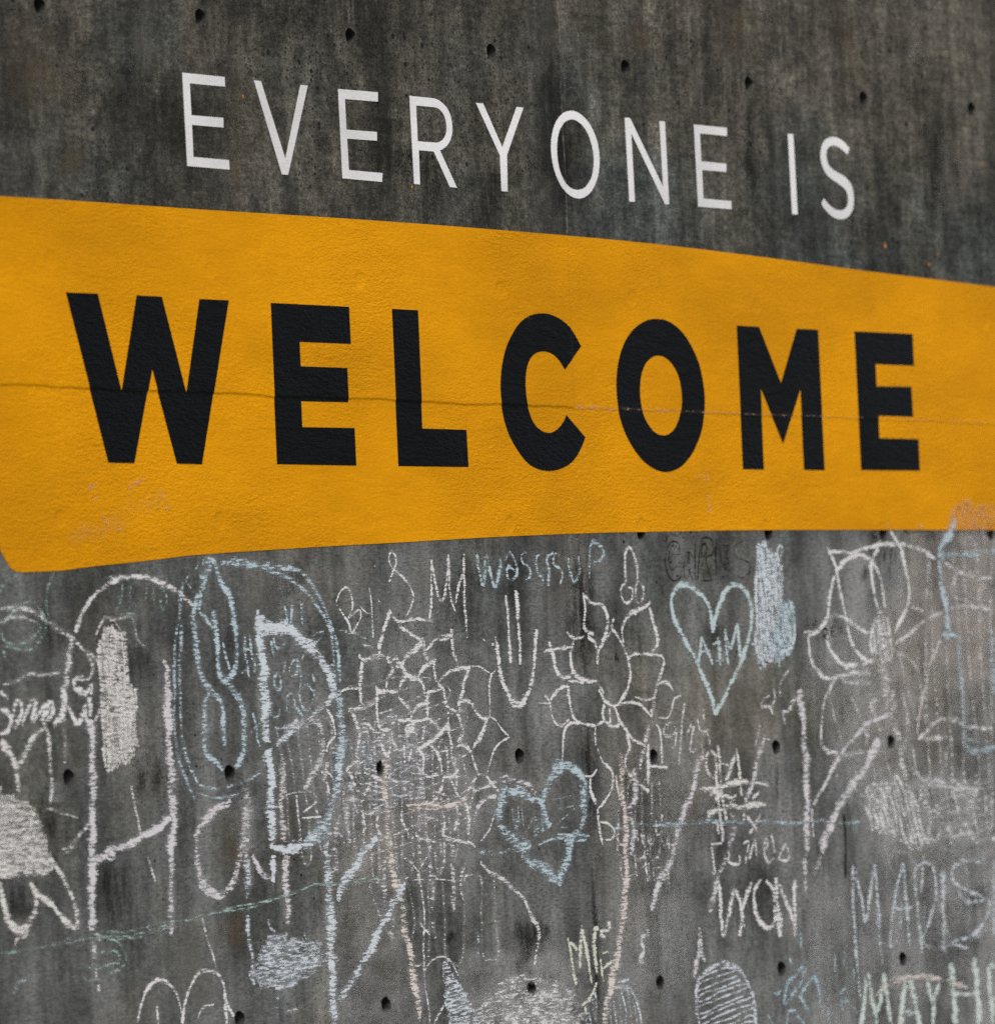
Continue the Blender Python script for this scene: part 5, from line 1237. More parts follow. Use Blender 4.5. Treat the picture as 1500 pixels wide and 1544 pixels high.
        ('white', 31.5, 44, [1894,1784,1901,1690,1930,1614,1940,1557,1964,1500,1996,1442]),
        ('white', 21, 42, [1951,1783,1972,1689,1952,1617]),
        ('white', 13, 50, [1557,1789,1533,1748,1516,1697,1511,1642,1551,1615,1654,1605,1739,1614]),
        ('white', 14, 50, [1871,1762,1861,1724]),
        ('white', 13.5, 50, [1786,1763,1776,1726]),
        ('white', -21, 52, [1886,1987,1892,1949,1905,1892,1884,1875,1871,1941,1859,2006,1844,2000,1851,1936,1869,1866,1849,1866,1837,1924,1827,1980,1810,1959,1815,1908,1825,1872,1802,1889,1802,1900,1798,1909], 0),
    ]),
    ('chalk_writing', "tall pale blue chalk letters cut off by the right edge, on the banner's lower border", 'writing', 1, [
        ('blue', 23, 60, [2280,2269,2240,2226,2185,2180,2180,2119,2202,2028,2218,1951]),
        ('blue', 21.5, 44, [2191,2165,2339,2169,2496,2178]),
        ('blue', 17.5, 52, [2180,1936,2268,1936]),
        ('blue', 23.5, 46, [2253,1928,2268,1836,2277,1763]),
        ('blue', 12.5, 46, [2433,1946,2485,1946]),
        ('blue', 24, 46, [2455,1946,2455,1761]),
        ('blue', 18.5, 44, [2278,1779,2279,1702,2294,1606,2450,1610]),
        ('blue', 11.5, 40, [2296,1633,2414,1623]),
        ('blue', 11.5, 40, [2301,1602,2449,1599]),
    ]),
    ('chalk_smear', "pinkish chalk smear rubbed on the banner's bottom edge at the far right", 'smear', 1, [
        ('bannerchalk', 11, 50, [2311,2330,2319,2292]),
        ('bannerchalk', 10.5, 50, [1906,2258,1908,2239]),
        ('bannerchalk', 11, 50, [2085,2256,2088,2241]),
        ('bannerchalk', -29.5, 42, [2230,2239,2248,2267,2273,2291,2308,2300,2277,2270,2253,2238,2278,2243,2310,2279,2344,2322,2359,2313,2333,2278,2310,2252,2327,2250,2356,2278,2384,2313], 0),
        ('bannerchalk', -26.5, 42, [2411,2312,2376,2279,2345,2237,2368,2239,2405,2278,2435,2314,2448,2305,2426,2278,2403,2249,2422,2248,2451,2277,2475,2306,2497,2304,2471,2278,2451,2248,2470,2254,2495,2278,2529,2308,2557,2314,2523,2277,2495,2244,2520,2247,2532,2262,2554,2278], 0),
    ]),
    ('chalk_smear', 'faint pinkish chalk scratches on the banner below the black W', 'smear', 1, [
        ('bannerchalk', 7.5, 45, [-1671,2304,-1657,2317,-1639,2325]),
        ('bannerchalk', 7.5, 45, [-1520,2305,-1507,2321,-1483,2330,-1452,2339]),
        ('bannerchalk', 7, 45, [-1383,2265,-1367,2271]),
        ('bannerchalk', 9, 45, [-1625,2247,-1608,2226]),
        ('bannerchalk', 7.5, 45, [-1569,2212,-1556,2220]),
        ('bannerchalk', 6.5, 45, [-1660,2283,-1637,2291]),
        ('bannerchalk', 33, 20, [-1634,2212,-1506,2260,-1376,2294]),
        ('bannerchalk', 32, 20, [-1760,2188,-1609,2220]),
    ]),
    ('chalk_smear', 'short pinkish chalk tick on the banner below the black O', 'smear', 1, [
        ('bannerchalk', 8, 50, [988,2388,990,2365]),
        ('bannerchalk', 8, 50, [987,2334,993,2278]),
        ('bannerchalk', 11, 35, [938,2373,991,2381]),
    ]),
    ('chalk_drawing', 'peach chalk lines running down right of the soft white flower', 'drawing', 0, [
        ('peach', 14, 50, [2172,1925,2108,1857,2072,1770]),
        ('peach', 12.5, 56, [2066,1782,2020,1657]),
        ('peach', 12.5, 44, [2291,2127,2242,2066,2291,2035]),
        ('peach', 12.5, 44, [2287,1989,2350,1935]),
        ('peach', 37, 38, [2393,2008,2373,1854]),
        ('peach', 9.5, 46, [2216,1646,2175,1589,2170,1536]),
        ('peach', 5.5, 46, [2170,1532,2256,1511,2354,1532]),
        ('peach', 23, 30, [2269,2219,2492,2216]),
        ('peach', 45, 30, [2400,2096,2400,2012]),
    ]),
    ('chalk_drawing', 'long pink chalk V shape below the soft white flower', 'drawing', 0, [
        ('pink', 28.5, 60, [1407,1791,1421,1717,1426,1607,1426,1515,1419,1423,1412,1331]),
        ('pink', 26, 46, [1398,1332,1400,1258,1404,1221]),
        ('pink', 13.5, 58, [1888,1713,1773,1696,1693,1656,1605,1603,1531,1534,1457,1470]),
        ('pink', 28, 60, [1812,1647,1750,1577,1661,1519,1594,1462,1527,1397,1488,1336]),
        ('pink', 21.5, 44, [1487,1328,1442,1278]),
        ('pink', 12.5, 60, [1449,1459,1450,1381]),
    ]),
    ('chalk_scribble', 'faint pale chalk scribble of letters at the right edge, above the blue name', 'scribble', 0, [
        ('white', 12.5, 50, [1995,1613,2011,1548,2053,1520,2182,1498,2351,1489]),
        ('white', 14, 46, [2026,1638,2124,1686,2220,1695,2306,1671,2440,1664]),
        ('white', 15, 42, [2055,1642,2193,1642]),
        ('white', 11, 46, [1903,1359,1959,1338]),
        ('white', 10, 46, [1976,1371,2090,1356]),
        ('white', 10, 46, [2176,1338,2205,1333]),
        ('white', 14, 40, [2032,1354,2021,1309]),
        ('white', -17.5, 54, [1842,1524,1844,1518,1845,1511,1841,1486,1832,1503,1823,1523,1808,1516,1824,1489,1838,1453,1844,1419,1813,1474,1790,1518,1772,1508,1804,1456,1834,1393,1832,1376,1794,1446,1761,1500,1739,1502,1773,1441,1805,1384,1783,1395,1758,1429,1745,1463,1730,1451,1753,1419,1762,1387], 0),
        ('white', -18, 52, [2057,1390,2065,1369,2062,1349,2039,1352,2018,1402,2001,1456,1946,1522,1983,1435,2017,1341,1994,1335,1958,1432,1926,1515,1890,1534,1934,1430,1973,1328,1932,1361,1903,1437,1879,1516,1861,1497,1880,1444,1891,1392,1874,1373,1866,1417,1856,1448,1846,1402,1854,1391,1849,1378], 1),
        ('white', -19, 36, [2039,1523,2065,1526,2092,1520,2205,1515,2130,1504,2039,1503,2042,1477,2190,1497,2363,1508,2428,1493,2232,1473,2037,1456,2090,1434,2242,1451,2416,1461,2408,1442,2251,1431,2086,1414], 2),
        ('white', -19, 36, [2103,1390,2264,1402,2406,1418,2441,1398,2270,1387,2138,1374,2163,1354,2286,1364,2432,1376,2441,1348,2363,1343,2291,1342,2433,1336,2435,1332,2440,1321], 2),
        ('white', -17, 44, [2425,1479,2415,1450,2421,1409,2390,1357,2385,1421,2377,1486,2320,1485,2315,1423,2331,1361,2284,1353,2285,1428,2256,1497,2199,1512,2227,1431,2237,1365,2177,1365,2177,1434,2153,1509,2090,1519,2114,1436,2119,1363,2074,1354,2069,1440,2043,1524], 3),
    ]),
    ('chalk_writing', 'tall pale blue chalk name in thin capitals at the lower right', 'writing', 0, [
        ('bluewhite', 15.5, 52, [1648,1304,1642,1174,1647,1062,1657,920]),
        ('bluewhite', 15, 52, [1657,1285,1686,1202,1697,1127]),
        ('bluewhite', 15, 52, [1701,1127,1727,1189,1763,1296]),
        ('bluewhite', 15.5, 52, [1763,1292,1774,1168,1774,1075,1783,1007]),
        ('bluewhite', 15, 52, [1912,1294,1869,1202,1842,1128,1829,1054]),
        ('bluewhite', 15.5, 52, [1916,1294,1927,1162,1933,1052]),
        ('bluewhite', 8.5, 52, [1863,1163,1952,1163]),
        ('bluewhite', 15.5, 52, [1975,1269,1982,1178,1999,1030]),
        ('bluewhite', 13.5, 52, [1975,1269,2027,1286,2076,1273,2088,1231,2075,1167,2026,1097,2003,1075]),
        ('bluewhite', 10, 52, [2210,1203,2251,1167,2355,1167]),
        ('bluewhite', 8.5, 52, [2175,1046,2255,1033]),
        ('bluewhite', 16.5, 52, [2416,1280,2399,1065]),
        ('bluewhite', 23.5, 52, [2131,1267,2119,1028]),
        ('bluewhite', 12.5, 52, [2342,1280,2246,1284,2185,1265,2190,1227,2268,1197,2363,1170,2383,1146,2334,1094,2280,1070,2139,1050]),
        ('white', 10, 52, [2029,1309,2006,1204]),
    ]),
    ('chalk_writing', 'pale mint chalk capitals cut off at the bottom right corner', 'writing', 0, [
        ('mint', 20, 64, [1658,842,1703,974,1737,871,1785,943,1819,833]),
        ('mint', 21, 64, [1785,985,1789,943]),
        ('mint', 20, 64, [2015,954,2049,876]),
        ('mint', 21, 64, [2087,954,2049,876,2040,820]),
        ('mint', 21, 64, [2406,968,2361,970,2369,874,2370,801]),
        ('mint', 11.5, 64, [2369,874,2399,876]),
        ('mint', 21, 64, [1737,871,1734,838]),
        ('mint', 25.5, 64, [1862,830,1915,963,1972,824]),
        ('mint', 14.5, 64, [1879,867,1964,864]),
        ('mint', 27.5, 64, [2149,996,2164,904,2160,813]),
        ('mint', 28, 64, [2279,1005,2296,897,2289,805]),
        ('mint', 14.5, 64, [2157,905,2304,898]),
    ]),
    ('chalk_drawing', 'short peach chalk arc over the mint capitals at the lower right', 'line', 0, [
        ('peach', 13.5, 54, [1741,927,1814,949,1922,966,2030,961,2123,944,2239,919]),
        ('peach', 7.5, 54, [1815,964,1923,972]),
        ('peach', 13.5, 40, [2250,880,2329,845]),
    ]),
    ('chalk_writing', 'pale sky blue chalk scrawl at the bottom, left of the mint capitals', 'writing', 0, [
        ('sky', 9, 52, [1214,959,1227,951,1252,965]),
        ('sky', 11.5, 52, [1259,924,1290,984,1333,1004]),
        ('sky', 10, 52, [1265,920,1330,964]),
        ('sky', 11, 52, [1177,903,1208,869]),
        ('sky', 11, 52, [1275,865,1284,904,1325,906]),
        ('sky', 11, 52, [1302,1050,1315,1034]),
        ('sky', 11.5, 52, [1333,1008,1381,1020,1343,967]),
        ('sky', 13, 52, [1341,938,1427,992,1454,902]),
        ('sky', 11.5, 52, [1342,945,1386,902]),
        ('sky', 15, 52, [1560,926,1564,892]),
        ('sky', 8.5, 52, [1566,914,1608,919]),
        ('sky', 10, 52, [1547,938,1583,954]),
        ('sky', 10.5, 52, [1324,895,1363,867]),
        ('sky', 10.5, 52, [1535,1049,1534,1001]),
        ('sky', 10.5, 52, [1588,1061,1580,1014]),
        ('sky', 10.5, 52, [1629,1007,1634,944]),
        ('sky', 7, 52, [1620,896,1640,884]),
        ('sky', 10, 52, [1486,908,1492,852]),
        ('sky', 10, 52, [1362,1120,1365,1076]),
        ('sky', 7, 52, [1541,860,1554,852]),
    ]),
    ('marker_writing', 'outlined capital letters drawn in thin black marker under the banner', 'writing', 0, [
        ('marker', 3.5, 60, [842,2164,840,2189,815,2200,786,2189,771,2160,771,2125,795,2096,827,2096,847,2110]),
        ('marker', 2.5, 60, [806,2164,842,2164]),
        ('marker', 3.5, 60, [815,2191,791,2175,789,2142,797,2121,823,2132,849,2128]),
        ('marker', 4, 60, [856,2100,864,2157,884,2171,903,2157]),
        ('marker', 2.5, 60, [850,2103,879,2100]),
        ('marker', 2.5, 60, [866,2141,889,2141]),
        ('marker', 4.5, 60, [876,2143,884,2168,889,2143]),
        ('marker', 4, 60, [881,2125,898,2094]),
        ('marker', 4.5, 60, [916,2200,911,2096]),
        ('marker', 4.5, 60, [879,2100,887,2125]),
        ('marker', 4, 60, [921,2093,945,2197,972,2211,1004,2201,1001,2165,967,2154,989,2096]),
        ('marker', 4, 60, [948,2157,951,2190,970,2193,972,2168,948,2157]),
        ('marker', 4.5, 60, [947,2146,956,2093]),
        ('marker', 2.5, 60, [937,2093,996,2094]),
        ('marker', 4, 60, [763,2221,761,2203,777,2200,785,2217]),
        ('marker', 3, 60, [804,2221,829,2214,856,2225]),
        ('marker', 5, 50, [1016,2107,1016,2186]),
        ('marker', 5, 50, [1028,2219,1005,2129]),
        ('marker', 3.5, 50, [1049,2190,1088,2187,1060,2161,1085,2147,1051,2132,1083,2118,1042,2100,1023,2111]),
        ('marker', 4, 50, [1162,2202,1115,2190,1113,2161,1178,2143,1182,2118,1141,2100,1122,2107]),
        ('marker', 5, 50, [1042,2187,1039,2143]),
    ]),
    ('marker_writing', 'few small black marker squiggles around the tie hole above the soft flower', 'writing', 0, [
        ('marker', 9, 62, [1844,2235,1822,2231,1828,2216,1850,2220]),
        ('marker', 9, 62, [1994,2234,2018,2231,2014,2221]),
        ('marker', 7, 62, [1925,2187,1916,2153]),
        ('marker', 7, 62, [1946,2179,1937,2149]),
        ('marker', 7, 62, [1889,2179,1880,2149]),
        ('marker', 5.5, 62, [1540,1926,1543,1956,1564,1959,1566,1944,1545,1941,1568,1928]),
        ('marker', 6, 62, [1589,1937,1588,1963,1613,1966]),
        ('marker', 4, 62, [1589,1950,1608,1953]),
        ('marker', 4, 62, [1589,1937,1611,1940]),
        ('marker', 6, 62, [1627,1970,1628,1946,1643,1951,1640,1962,1627,1961]),
        ('marker', 5.5, 62, [1504,1993,1510,1978,1482,1967]),
    ]),
    ('chalk_writing', 'thin white chalk capital R inside the bowl of the lower pink letter', 'writing', 0, [
        ('white', 5, 55, [-942,1566,-893,1571,-844,1570]),
        ('white', 8, 55, [-907,1562,-905,1513,-899,1483,-895,1450]),
        ('white', 6, 55, [-839,1566,-823,1553,-829,1543,-885,1520]),
        ('white', 5, 55, [-892,1506,-810,1506]),
    ]),
    ('chalk_drawing', 'single thin cream chalk line between the stems of the huge pink H', 'line', 0, [
        ('cream', 9, 56, [-1556,1602,-1546,1564,-1536,1522,-1529,1487]),
        ('cream', 7.5, 46, [-1504,1433,-1491,1404,-1480,1372]),
    ]),
    ('chalk_smear', 'soft bluish chalk smear between the pencil shape and the big P', 'smear', 0, [
        ('haze', 42.5, 30, [-1119,1620,-1071,1625,-1028,1630]),
        ('haze', 46.5, 30, [-822,1803,-780,1789]),
        ('haze', 79, 26, [-1118,1561,-1105,1438]),
        ('haze', 82.5, 26, [-716,1590,-715,1457]),
        ('haze', 45, 26, [-1513,1690,-1501,1636]),
        ('haze', 44, 26, [-1836,1619,-1834,1572]),
    ]),
    ('chalk_smear', 'hazy rubbed white chalk over the lower half of the layered flower', 'smear', 0, [
        ('haze', -70, 19, [-663,1743,-531,1747,-415,1745,-291,1700,-502,1688,-709,1692], 0),
        ('haze', -70, 19, [-721,1641,-456,1647,-188,1648,-144,1600,-437,1590,-727,1583,-748,1551,-424,1563,-72,1564,-104,1507,-441,1498,-749,1491,-716,1447,-442,1452,-147,1463,-172,1392,-432,1408,-688,1390,-608,1354,-486,1350,-357,1349], 0),
        ('haze', -87.5, 12, [-613,1884,-578,1904,-533,1913,-328,1929,-484,1877,-625,1823], 1),
        ('haze', -79.5, 12, [-607,1753,-372,1829,-149,1916,-123,1860,-353,1758,-607,1673,-501,1644,-304,1726,-83,1792,-73,1726,-169,1684,-297,1660], 1),
        ('haze', -75.5, 12, [-83,1676,-77,1676,-58,1667], 1),
    ]),
    ('chalk_smear', 'hazy rubbed white chalk around the soft white flower at the right edge', 'smear', 0, [
        ('haze', -162.5, 19, [2420,2039,2441,2004,2417,1965,2430,1832,2383,1929,2277,2016,2165,1989,2293,1845,2405,1682,2417,1563,2244,1773,2035,1974,1889,1960,2132,1683,2382,1409,2371,1293,2066,1615,1750,1938,1621,1921,1950,1617,2218,1287,2045,1296,1794,1593,1544,1881,1577,1682,1764,1508,1919,1313], 0),
        ('hazepeach', -148.5, 22, [2438,2230,2419,2080,2445,1941,2320,1856,2342,2042,2302,2225,2222,2229,2210,2041,2189,1847], 1),
        ('hazepeach', -144.5, 22, [2105,1853,2076,2041,2065,2229], 1),
        ('haze', -56, 25, [1725,1523,1886,1519,2029,1507,2425,1472,2088,1483,1734,1481], 2),
        ('haze', -56.5, 25, [1783,1441,2096,1443,2458,1430], 2),
        ('haze', -57.5, 25, [2438,1386,2104,1401,1793,1408,1816,1365,2113,1353,2414,1343,2426,1312,2377,1313,2329,1326], 2),
        ('haze', -111, 10, [1415,1203,1539,1193,1654,1208,2196,1186,1794,1158,1405,1099,1408,1006,1899,1084,2466,1105], 3),
        ('haze', -116, 10, [2413,1003,1910,964,1435,898,1710,869,2057,896,2430,911,2404,822,2346,802,2273,827], 3),
    ]),
    ('chalk_smear', 'hazy rubbed chalk across the bottom centre between the stems', 'smear', 0, [
        ('haze', -132.5, 16, [-568,1331,-542,1203,-469,1085,-531,986,-622,1154,-697,1339,-758,1284,-712,1138,-637,977,-757,990,-763,1031,-785,1063], 0),
        ('haze', -177, 10, [859,1604,817,1437,779,1272,686,980,662,1307,656,1638,535,1646,554,1321,526,986], 1),
        ('haze', -68, 22, [-255,1117,-147,1115,-42,1110,296,1088,7,1073,-259,1072,-250,1025,1,1037,267,1031,275,991,-2,991,-283,987,36,948,158,942,266,945], 2),
        ('white', -11.5, 40, [693,1555,700,1454,680,1362,638,1355,651,1456,657,1563,616,1546,606,1457,612,1364,565,1357,572,1458,590,1562,549,1552,539,1459,532,1359,489,1373,495,1461,506,1550], 3),
        ('white', -13, 36, [-81,1336,-87,1229,-80,1123,-144,1128,-147,1230,-143,1331,-213,1330,-222,1230,-243,1118,-307,1134,-308,1231,-315,1326,-366,1334,-374,1232,-387,1136,-462,1125,-439,1233,-461,1329,-512,1330,-522,1269,-545,1197,-616,1313,-624,1326,-605,1337], 4),
        ('pink', -12, 38, [-717,1733,-709,1703,-718,1660,-735,1535,-760,1631,-754,1739,-808,1738,-782,1571,-775,1411,-809,1403,-835,1571,-855,1735,-890,1723,-870,1571,-858,1409,-896,1411,-909,1572,-945,1737], 5),
        ('pink', -11.5, 38, [-977,1733,-949,1572,-944,1422], 5),
    ]),
    ('chalk_smear', 'faint pink and white chalk hatching inside the petals of the layered flower', 'smear', 0, [
        ('pink', -15, 40, [-156,1587,-157,1555,-173,1523,-196,1466,-192,1548,-194,1620,-232,1647,-232,1526,-235,1419,-261,1381,-269,1514,-266,1651,-300,1677,-303,1520,-298,1378,-333,1362,-334,1525,-334,1688,-366,1696,-375,1531,-362,1369,-401,1373,-400,1537,-399,1710,-434,1713,-434,1543,-434,1373,-475,1355,-468,1548,-471,1737,-506,1725,-513,1543,-504,1370,-532,1366,-540,1539,-548,1719,-575,1723,-577,1535,-577,1357,-607,1356,-605,1531,-604,1710,-641,1692,-638,1534,-641,1376,-675,1407,-674,1547,-677,1694,-712,1642,-714,1541,-705,1433,-740,1467,-739,1490,-729,1512], 0),
        ('white', -6.5, 40, [-653,1822,-557,1836,-451,1850,-324,1841,-483,1809,-643,1776,-661,1742,-465,1775,-274,1826,-260,1787,-453,1749,-634,1707,-635,1670,-428,1705,-207,1759,-190,1724,-413,1676,-637,1634,-630,1582,-411,1636,-177,1675], 1),
        ('white', -7, 40, [-183,1647,-410,1592,-630,1544,-632,1513,-415,1557,-193,1592,-205,1549,-412,1511,-615,1479,-625,1435,-413,1472,-209,1518,-212,1477,-416,1434,-606,1405], 1),
        ('white', -7, 40, [-356,1409,-298,1417,-214,1427], 1),
        ('bluewhite', -10.5, 40, [-382,1723,-373,1721,-359,1720,-356,1697,-396,1712,-432,1713], 2),
        ('bluewhite', -10, 40, [-475,1702,-422,1696,-361,1685,-371,1666,-447,1680,-516,1692,-582,1682,-473,1665,-351,1649,-379,1636,-498,1652,-634,1674,-643,1657,-500,1632,-376,1615,-380,1598,-497,1618,-618,1633,-621,1623,-495,1603,-378,1581,-378,1568,-494,1585,-631,1601,-629,1587,-494,1564,-371,1548,-422,1539,-514,1554,-597,1565,-602,1548,-547,1538,-488,1528,-555,1517,-578,1525,-603,1535], 2),
    ]),
    ('chalk_smear', 'thin faded chalk strokes layered beside the soft white flower at the far right', 'smear', 0, [
        ('white', -15, 40, [2475,2171,2460,2057,2450,1932,2420,1495,2392,1844,2391,2180,2322,2183,2326,1844,2353,1517,2273,1509,2282,1846,2253,2180], 0),
        ('white', -14.5, 40, [2202,2177,2200,1846,2203,1519,2153,1525,2128,1847,2126,2175,2082,1848,2078,1680,2082,1519], 0),
        ('white', -13, 38, [2046,1895,2036,1845,2045,1809,2071,1635,1987,1762,1933,1887,1837,1883,1915,1675,2025,1477,1900,1489,1815,1680,1739,1870], 1),
        ('white', -11, 38, [1597,1869,1730,1688,1787,1501,1675,1511,1596,1688,1520,1855], 1),
        ('white', -10.5, 38, [1566,1578,1586,1554,1579,1528], 1),
        ('bluewhite', -12, 34, [2358,1303,2360,1201,2380,1103,2262,1060,2277,1177,2231,1298,2094,1311,2097,1179,2150,1050,2016,1059,2022,1187,1965,1302,1841,1316,1896,1192,1867,1073,1780,1070,1766,1101,1761,1133], 2),
    ]),
    ('chalk_smear', 'thin pale scuff along the horizontal crease in the right half of the banner', 'smear', 1, [
        ('bannerchalk', 9, 44, [370,2554,444,2552,562,2548]),
        ('bannerchalk', 5.5, 37, [569,2553,758,2551,984,2552]),
        ('bannerchalk', 5.5, 37, [984,2552,1165,2553]),
        ('bannerchalk', 4.5, 32, [1182,2551,1589,2553,1798,2555]),
        ('bannerchalk', 5, 32, [1904,2554,2229,2555,2546,2556]),
    ]),
]


def catmull(p, step):
    if len(p) == 2:
        p = [p[0], ((p[0][0] + p[1][0]) / 2, (p[0][1] + p[1][1]) / 2), p[1]]
    out = []
    n = len(p)
    for i in range(n - 1):
        a, b, c, d = p[max(i - 1, 0)], p[i], p[i + 1], p[min(i + 2, n - 1)]
        L = math.hypot(c[0] - b[0], c[1] - b[1])
        k = max(1, int(L / step))
        for s in range(k):
            t = s / k
            out.append(tuple(.5 * (2 * b[q] + (c[q] - a[q]) * t + (2 * a[q] - 5 * b[q] + 4 * c[q] - d[q]) * t * t + (3 * b[q] - a[q] - 3 * c[q] + d[q]) * t ** 3) for q in (0, 1)))
    out.append(p[-1])
    return out


near_holes = [(x, z) for x, z, y in ALL_HOLES]
stack = 0


def ribbon(bm, uvl, pl, w, pr, flat, on_banner, org, fillrun, base=0.00045):
    global stack
    w = abs(w) / 1000
    pts = [(flat[k] / 1000, flat[k + 1] / 1000) for k in range(0, len(flat), 2)]
    pts = catmull(pts, 0.009)
    if len(pts) < 3:
        pts = [pts[0], ((pts[0][0] + pts[-1][0]) / 2, (pts[0][1] + pts[-1][1]) / 2), pts[-1]]
    stack = (stack + 1) % 60
    y0 = (0.0019 if on_banner else base) + stack * (0.000012 if base > 0.0004 else 0.000004)
    n = len(pts)
    ph, ph2, ph3 = (random.uniform(0, 7) for _ in range(3))
    prev = None
    dist = 0.0
    half = 0.5 * w * (1.7 if fillrun else 2.1 if w > 0.012 else 2.3)
    lanes = max(1, int(half * 2 / 0.012)) if (w > 0.04 or base < 0.0004) else 1
    for k, (x, z) in enumerate(pts):
        a, b = pts[max(k - 1, 0)], pts[min(k + 1, n - 1)]
        tx, tz = b[0] - a[0], b[1] - a[1]
        L = math.hypot(tx, tz) or 1e-6
        nx, nz = -tz / L, tx / L
        if k:
            dist += math.hypot(x - pts[k - 1][0], z - pts[k - 1][1])
        wob = 0.10 * w * math.sin(dist * 55 + ph) + 0.06 * w * math.sin(dist * 140 + ph2)
        ww = half * (1 + 0.16 * math.sin(dist * 34 + ph2) + 0.09 * math.sin(dist * 90 + ph3))
        end = 1.0 if fillrun else min(1.0, 0.7 + 0.3 * min(k, n - 1 - k) / 3)
        ww *= end
        p = pr / 100 * (1 + 0.10 * math.sin(dist * 21 + ph3) + 0.07 * math.sin(dist * 61 + ph)) * (0.86 + 0.14 * end)
        cx, cz = x + nx * wob, z + nz * wob
        if base < 0.0004:                                   # stains fade out at both ends
            p *= sstep(min(k, n - 1 - k) / (0.38 * n))
            ww *= 0.6 + 0.4 * sstep(min(k, n - 1 - k) / (0.3 * n))
        yk = y0 + 0.000008 * k / n
        row = []
        for q in range(lanes + 1):
            o = (2 * q / lanes - 1) * ww
            vx, vz = cx + nx * o, cz + nz * o
            vtx = bm.verts.new((vx - org[0], -(proud(vx, vz) + yk), vz - org[1]))
            vtx[pl] = p
            row.append(vtx)
        if prev:
            for q in range(lanes):
                quad = (prev[0][q], prev[0][q + 1], row[q + 1], row[q])
                mx = sum(v.co.x for v in quad) / 4 + org[0]
                mz = sum(v.co.z for v in quad) / 4 + org[1]
                if any(abs(mx - hx) < .021 and abs(mz - hz) < .021 and math.hypot(mx - hx, mz - hz) < R_HOLE for hx, hz in near_holes):
                    continue
                f = bm.faces.new(quad)
                for lp, u in zip(f.loops, ((prev[1], q), (prev[1], q + 1), (dist, q + 1), (dist, q))):
                    lp[uvl].uv = (u[0], u[1] / lanes)
        prev = (row, dist)


def ribbon_mesh(name, runs, on_banner, org, mat, fillrun, base=0.00045):
    bm = bmesh.new()
    uvl = bm.loops.layers.uv.new('UVMap')
    pl = bm.verts.layers.float.new('press')
    for w, pr, flat in runs:
        ribbon(bm, uvl, pl, w, pr, flat, on_banner, org, fillrun, base)
    if not bm.faces:
        bm.free()
        return None
    return mesh_from(bm, name, mat)


for name, label, cat, on_banner, strokes in CHALK:
    xs = [v for s in strokes for v in s[3][0::2]]
    zs = [v for s in strokes for v in s[3][1::2]]
    org = ((min(xs) + max(xs)) / 2000, min(zs) / 1000)
    root = link(name, None)
    root.location = (org[0], 0, org[1])
    tag(root, label, cat, 'chalk drawings and writing on the wall' if name.startswith('chalk') else 'marker writing on the wall')
    fills = {}
    kind = 'pen_stroke' if name.startswith('marker') else 'chalk_stroke'
    for c, w, pr, flat, *patch in strokes:
        if w < 0:
            fills.setdefault((c, patch[0]), []).append((w, pr, flat))
            continue
        me = ribbon_mesh(kind, [(w, pr, flat)], on_banner, org, MAT['chalk_' + c], False)
        if me:
            link(kind, me, root)
    for (c, patch), runs in fills.items():
        link('chalk_filling', ribbon_mesh('chalk_filling', runs, on_banner, org, MAT['chalk_' + c], True), root)

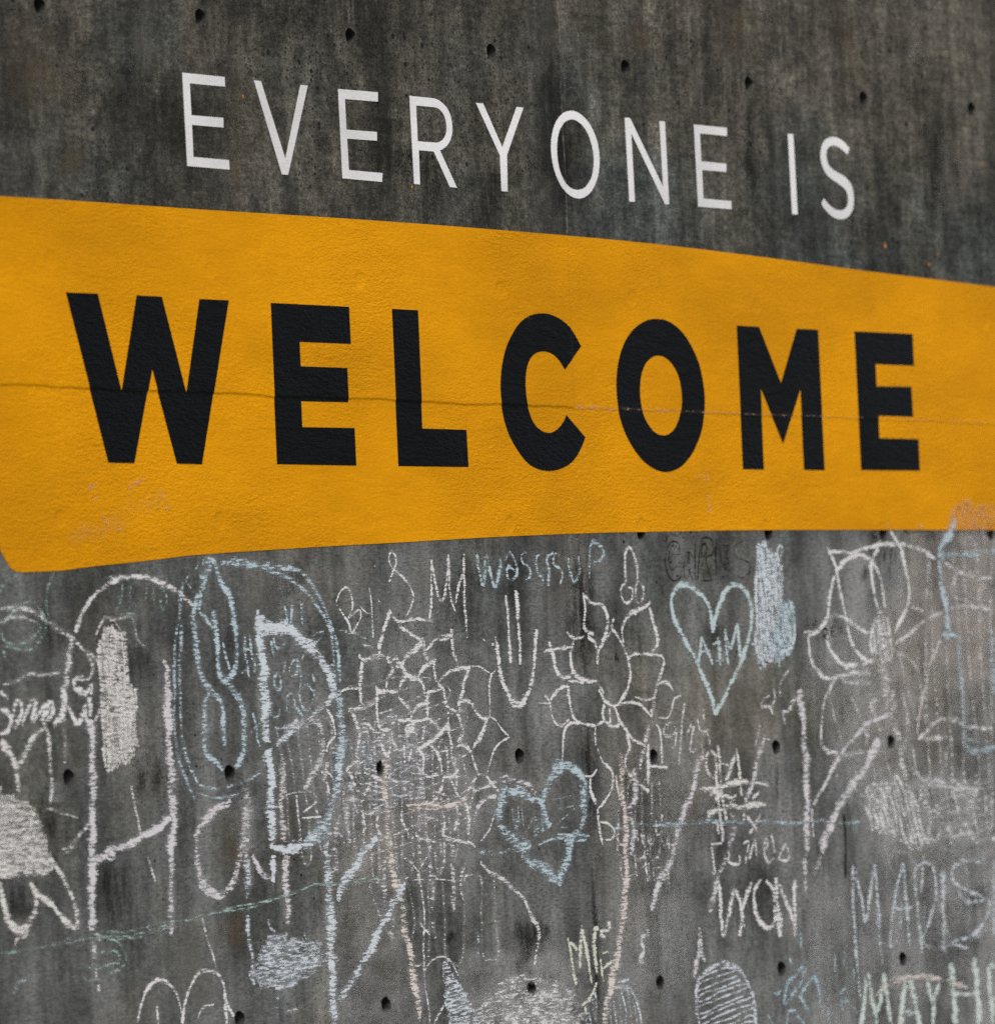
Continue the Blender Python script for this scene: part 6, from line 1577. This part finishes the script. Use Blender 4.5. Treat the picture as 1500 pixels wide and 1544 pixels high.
# stains on the wall: (kind, width mm, strength %, [x, z, ...] mm)
STAINS = [
    ('dark', 33.5, 75, [1277,3455,1275,3292,1265,3081]),
    ('dark', 65.5, 45, [2257,3501,2216,3078]),
    ('dark', 36.5, 35, [2170,3648,2164,3381]),
    ('pale', 8.5, 60, [-1781,3375,-1791,3179,-1802,3010]),
    ('pale', 16, 55, [-1135,3510,-1126,3414,-1126,3329]),
    ('pale', 13, 45, [-1155,3444,-1158,3327]),
    ('pale', 8.5, 60, [-561,3571,-559,3477]),
    ('pale', 8.5, 60, [-541,3572,-542,3485]),
    ('pale', 8.5, 50, [-138,3603,-142,3453]),
    ('brown', 60, 50, [-1682,3162,-1676,3021]),
    ('brown', 42.5, 45, [-1033,3371,-1053,2996]),
    ('brown', 171.5, 35, [-1814,3427,-1814,3162]),
    ('pale', 27.5, 45, [387,3626,385,3398]),
    ('dark', 104.5, 70, [326,3552,343,3020]),
    ('pale', 59, 40, [2316,3409,2313,3140]),
    ('pale', 37.5, 40, [2397,3356,2399,3202]),
    ('pale', 39, 35, [1026,3549,1018,3358]),
    ('pale', 80, 35, [2163,3781,2158,3580]),
    ('dark', 127.5, 50, [-263,3255,-212,2999]),
    ('dark', 172.5, 50, [-17,3201,81,2996]),
    ('dark', 169, 45, [-475,3309,-382,3029]),
    ('pale', 46, 35, [-1402,3458,-1398,3282]),
    ('dark', 113.5, 40, [-1692,3232,-1367,3213,-975,3220]),
    ('dark', 99.5, 40, [-1087,3514,-712,3509,-345,3553]),
    ('pale', 49, 35, [1701,3335,1701,3111]),
    ('dark', 103.5, 40, [1473,3728,1506,3490]),
    ('brown', 167.5, 35, [1236,3709,1236,3490]),
    ('brown', 83.5, 40, [742,3618,751,3485]),
    ('brown', 104, 35, [1751,3749,1868,3457]),
    ('dark', 92, 85, [345,2204,364,2051,365,1806]),
    ('dark', 55.5, 70, [371,1806,366,1351]),
    ('dark', 37, 65, [367,1369,359,915]),
    ('pale', 61, 40, [275,2204,288,1972]),
    ('pale', 29.5, 45, [-137,2202,-133,2133]),
    ('pale', 35, 40, [-1665,2130,-1664,2105]),
    ('pale', 52, 45, [-221,1229,-226,949]),
    ('dark', 64, 70, [-23,1194,70,1169,149,1172]),
    ('dark', 52, 60, [-18,1108,74,1093]),
    ('dark', 22, 80, [-317,1174,-258,1191]),
    ('dark', 46.5, 80, [118,1208,135,1152]),
    ('dark', 71.5, 45, [-1895,1985,-1750,1953]),
    ('dark', 53.5, 80, [-1896,1518,-1833,1510]),
    ('dark', 72, 75, [-1981,1397,-1982,1296]),
    ('dark', 106, 60, [-1680,1427,-1596,1266]),
    ('brown', 105, 55, [-1180,1545,-1174,1351]),
    ('brown', 73.5, 55, [-1177,1303,-1176,1174]),
    ('brown', 72.5, 45, [2065,2085,2070,1829]),
    ('brown', 73, 45, [2159,2123,2158,1933]),
    ('brown', 126, 40, [844,1548,882,1404]),
    ('pale', 214.5, 40, [2076,2227,2174,1856]),
    ('pale', 139, 40, [-590,1245,-570,969]),
    ('dark', 13.5, 70, [1277,1606,1274,1471]),
    ('brown', 21.5, 80, [653,995,660,964]),
    ('pale', 153, 40, [-1367,1271,-1332,1023]),
    ('pale', 158.5, 40, [1537,1882,1535,1586]),
    ('pale', 115.5, 40, [785,2050,790,1853]),
    ('dark', 84, 50, [991,1995,1016,1887]),
    ('dark', 63.5, 45, [-1656,1882,-1428,1895]),
    ('dark', 83, 55, [-1543,1690,-1399,1560]),
    ('dark', 93, 50, [2307,1213,2330,1135]),
    ('brown', 65, 45, [2127,1172,2135,1096]),
    ('dark', 159, 40, [1123,1341,1205,1102]),
    ('dark', 154, 45, [565,1644,687,1162]),
    ('dark', 116.5, 50, [-183,2171,-170,1949]),
    ('dark', 89.5, 50, [54,2189,64,1999]),
    ('pale', 74.5, 40, [-328,2170,-305,2001]),
    ('dark', 125.5, 45, [-914,2135,-865,2053]),
    ('pale', 96, 40, [-1022,2118,-1021,1891]),
    ('dark', 35, 70, [1776,2141,1783,2085]),
    ('brown', 25.5, 60, [-1767,1695,-1739,1663]),
]
for c, w, pr, flat in STAINS:
    me = ribbon_mesh('stain_streak', [(w, pr, flat)], 0, (0, 0), MAT['stain_' + c], False, 0.00018)
    if me:
        link('stain_streak', me, wall)
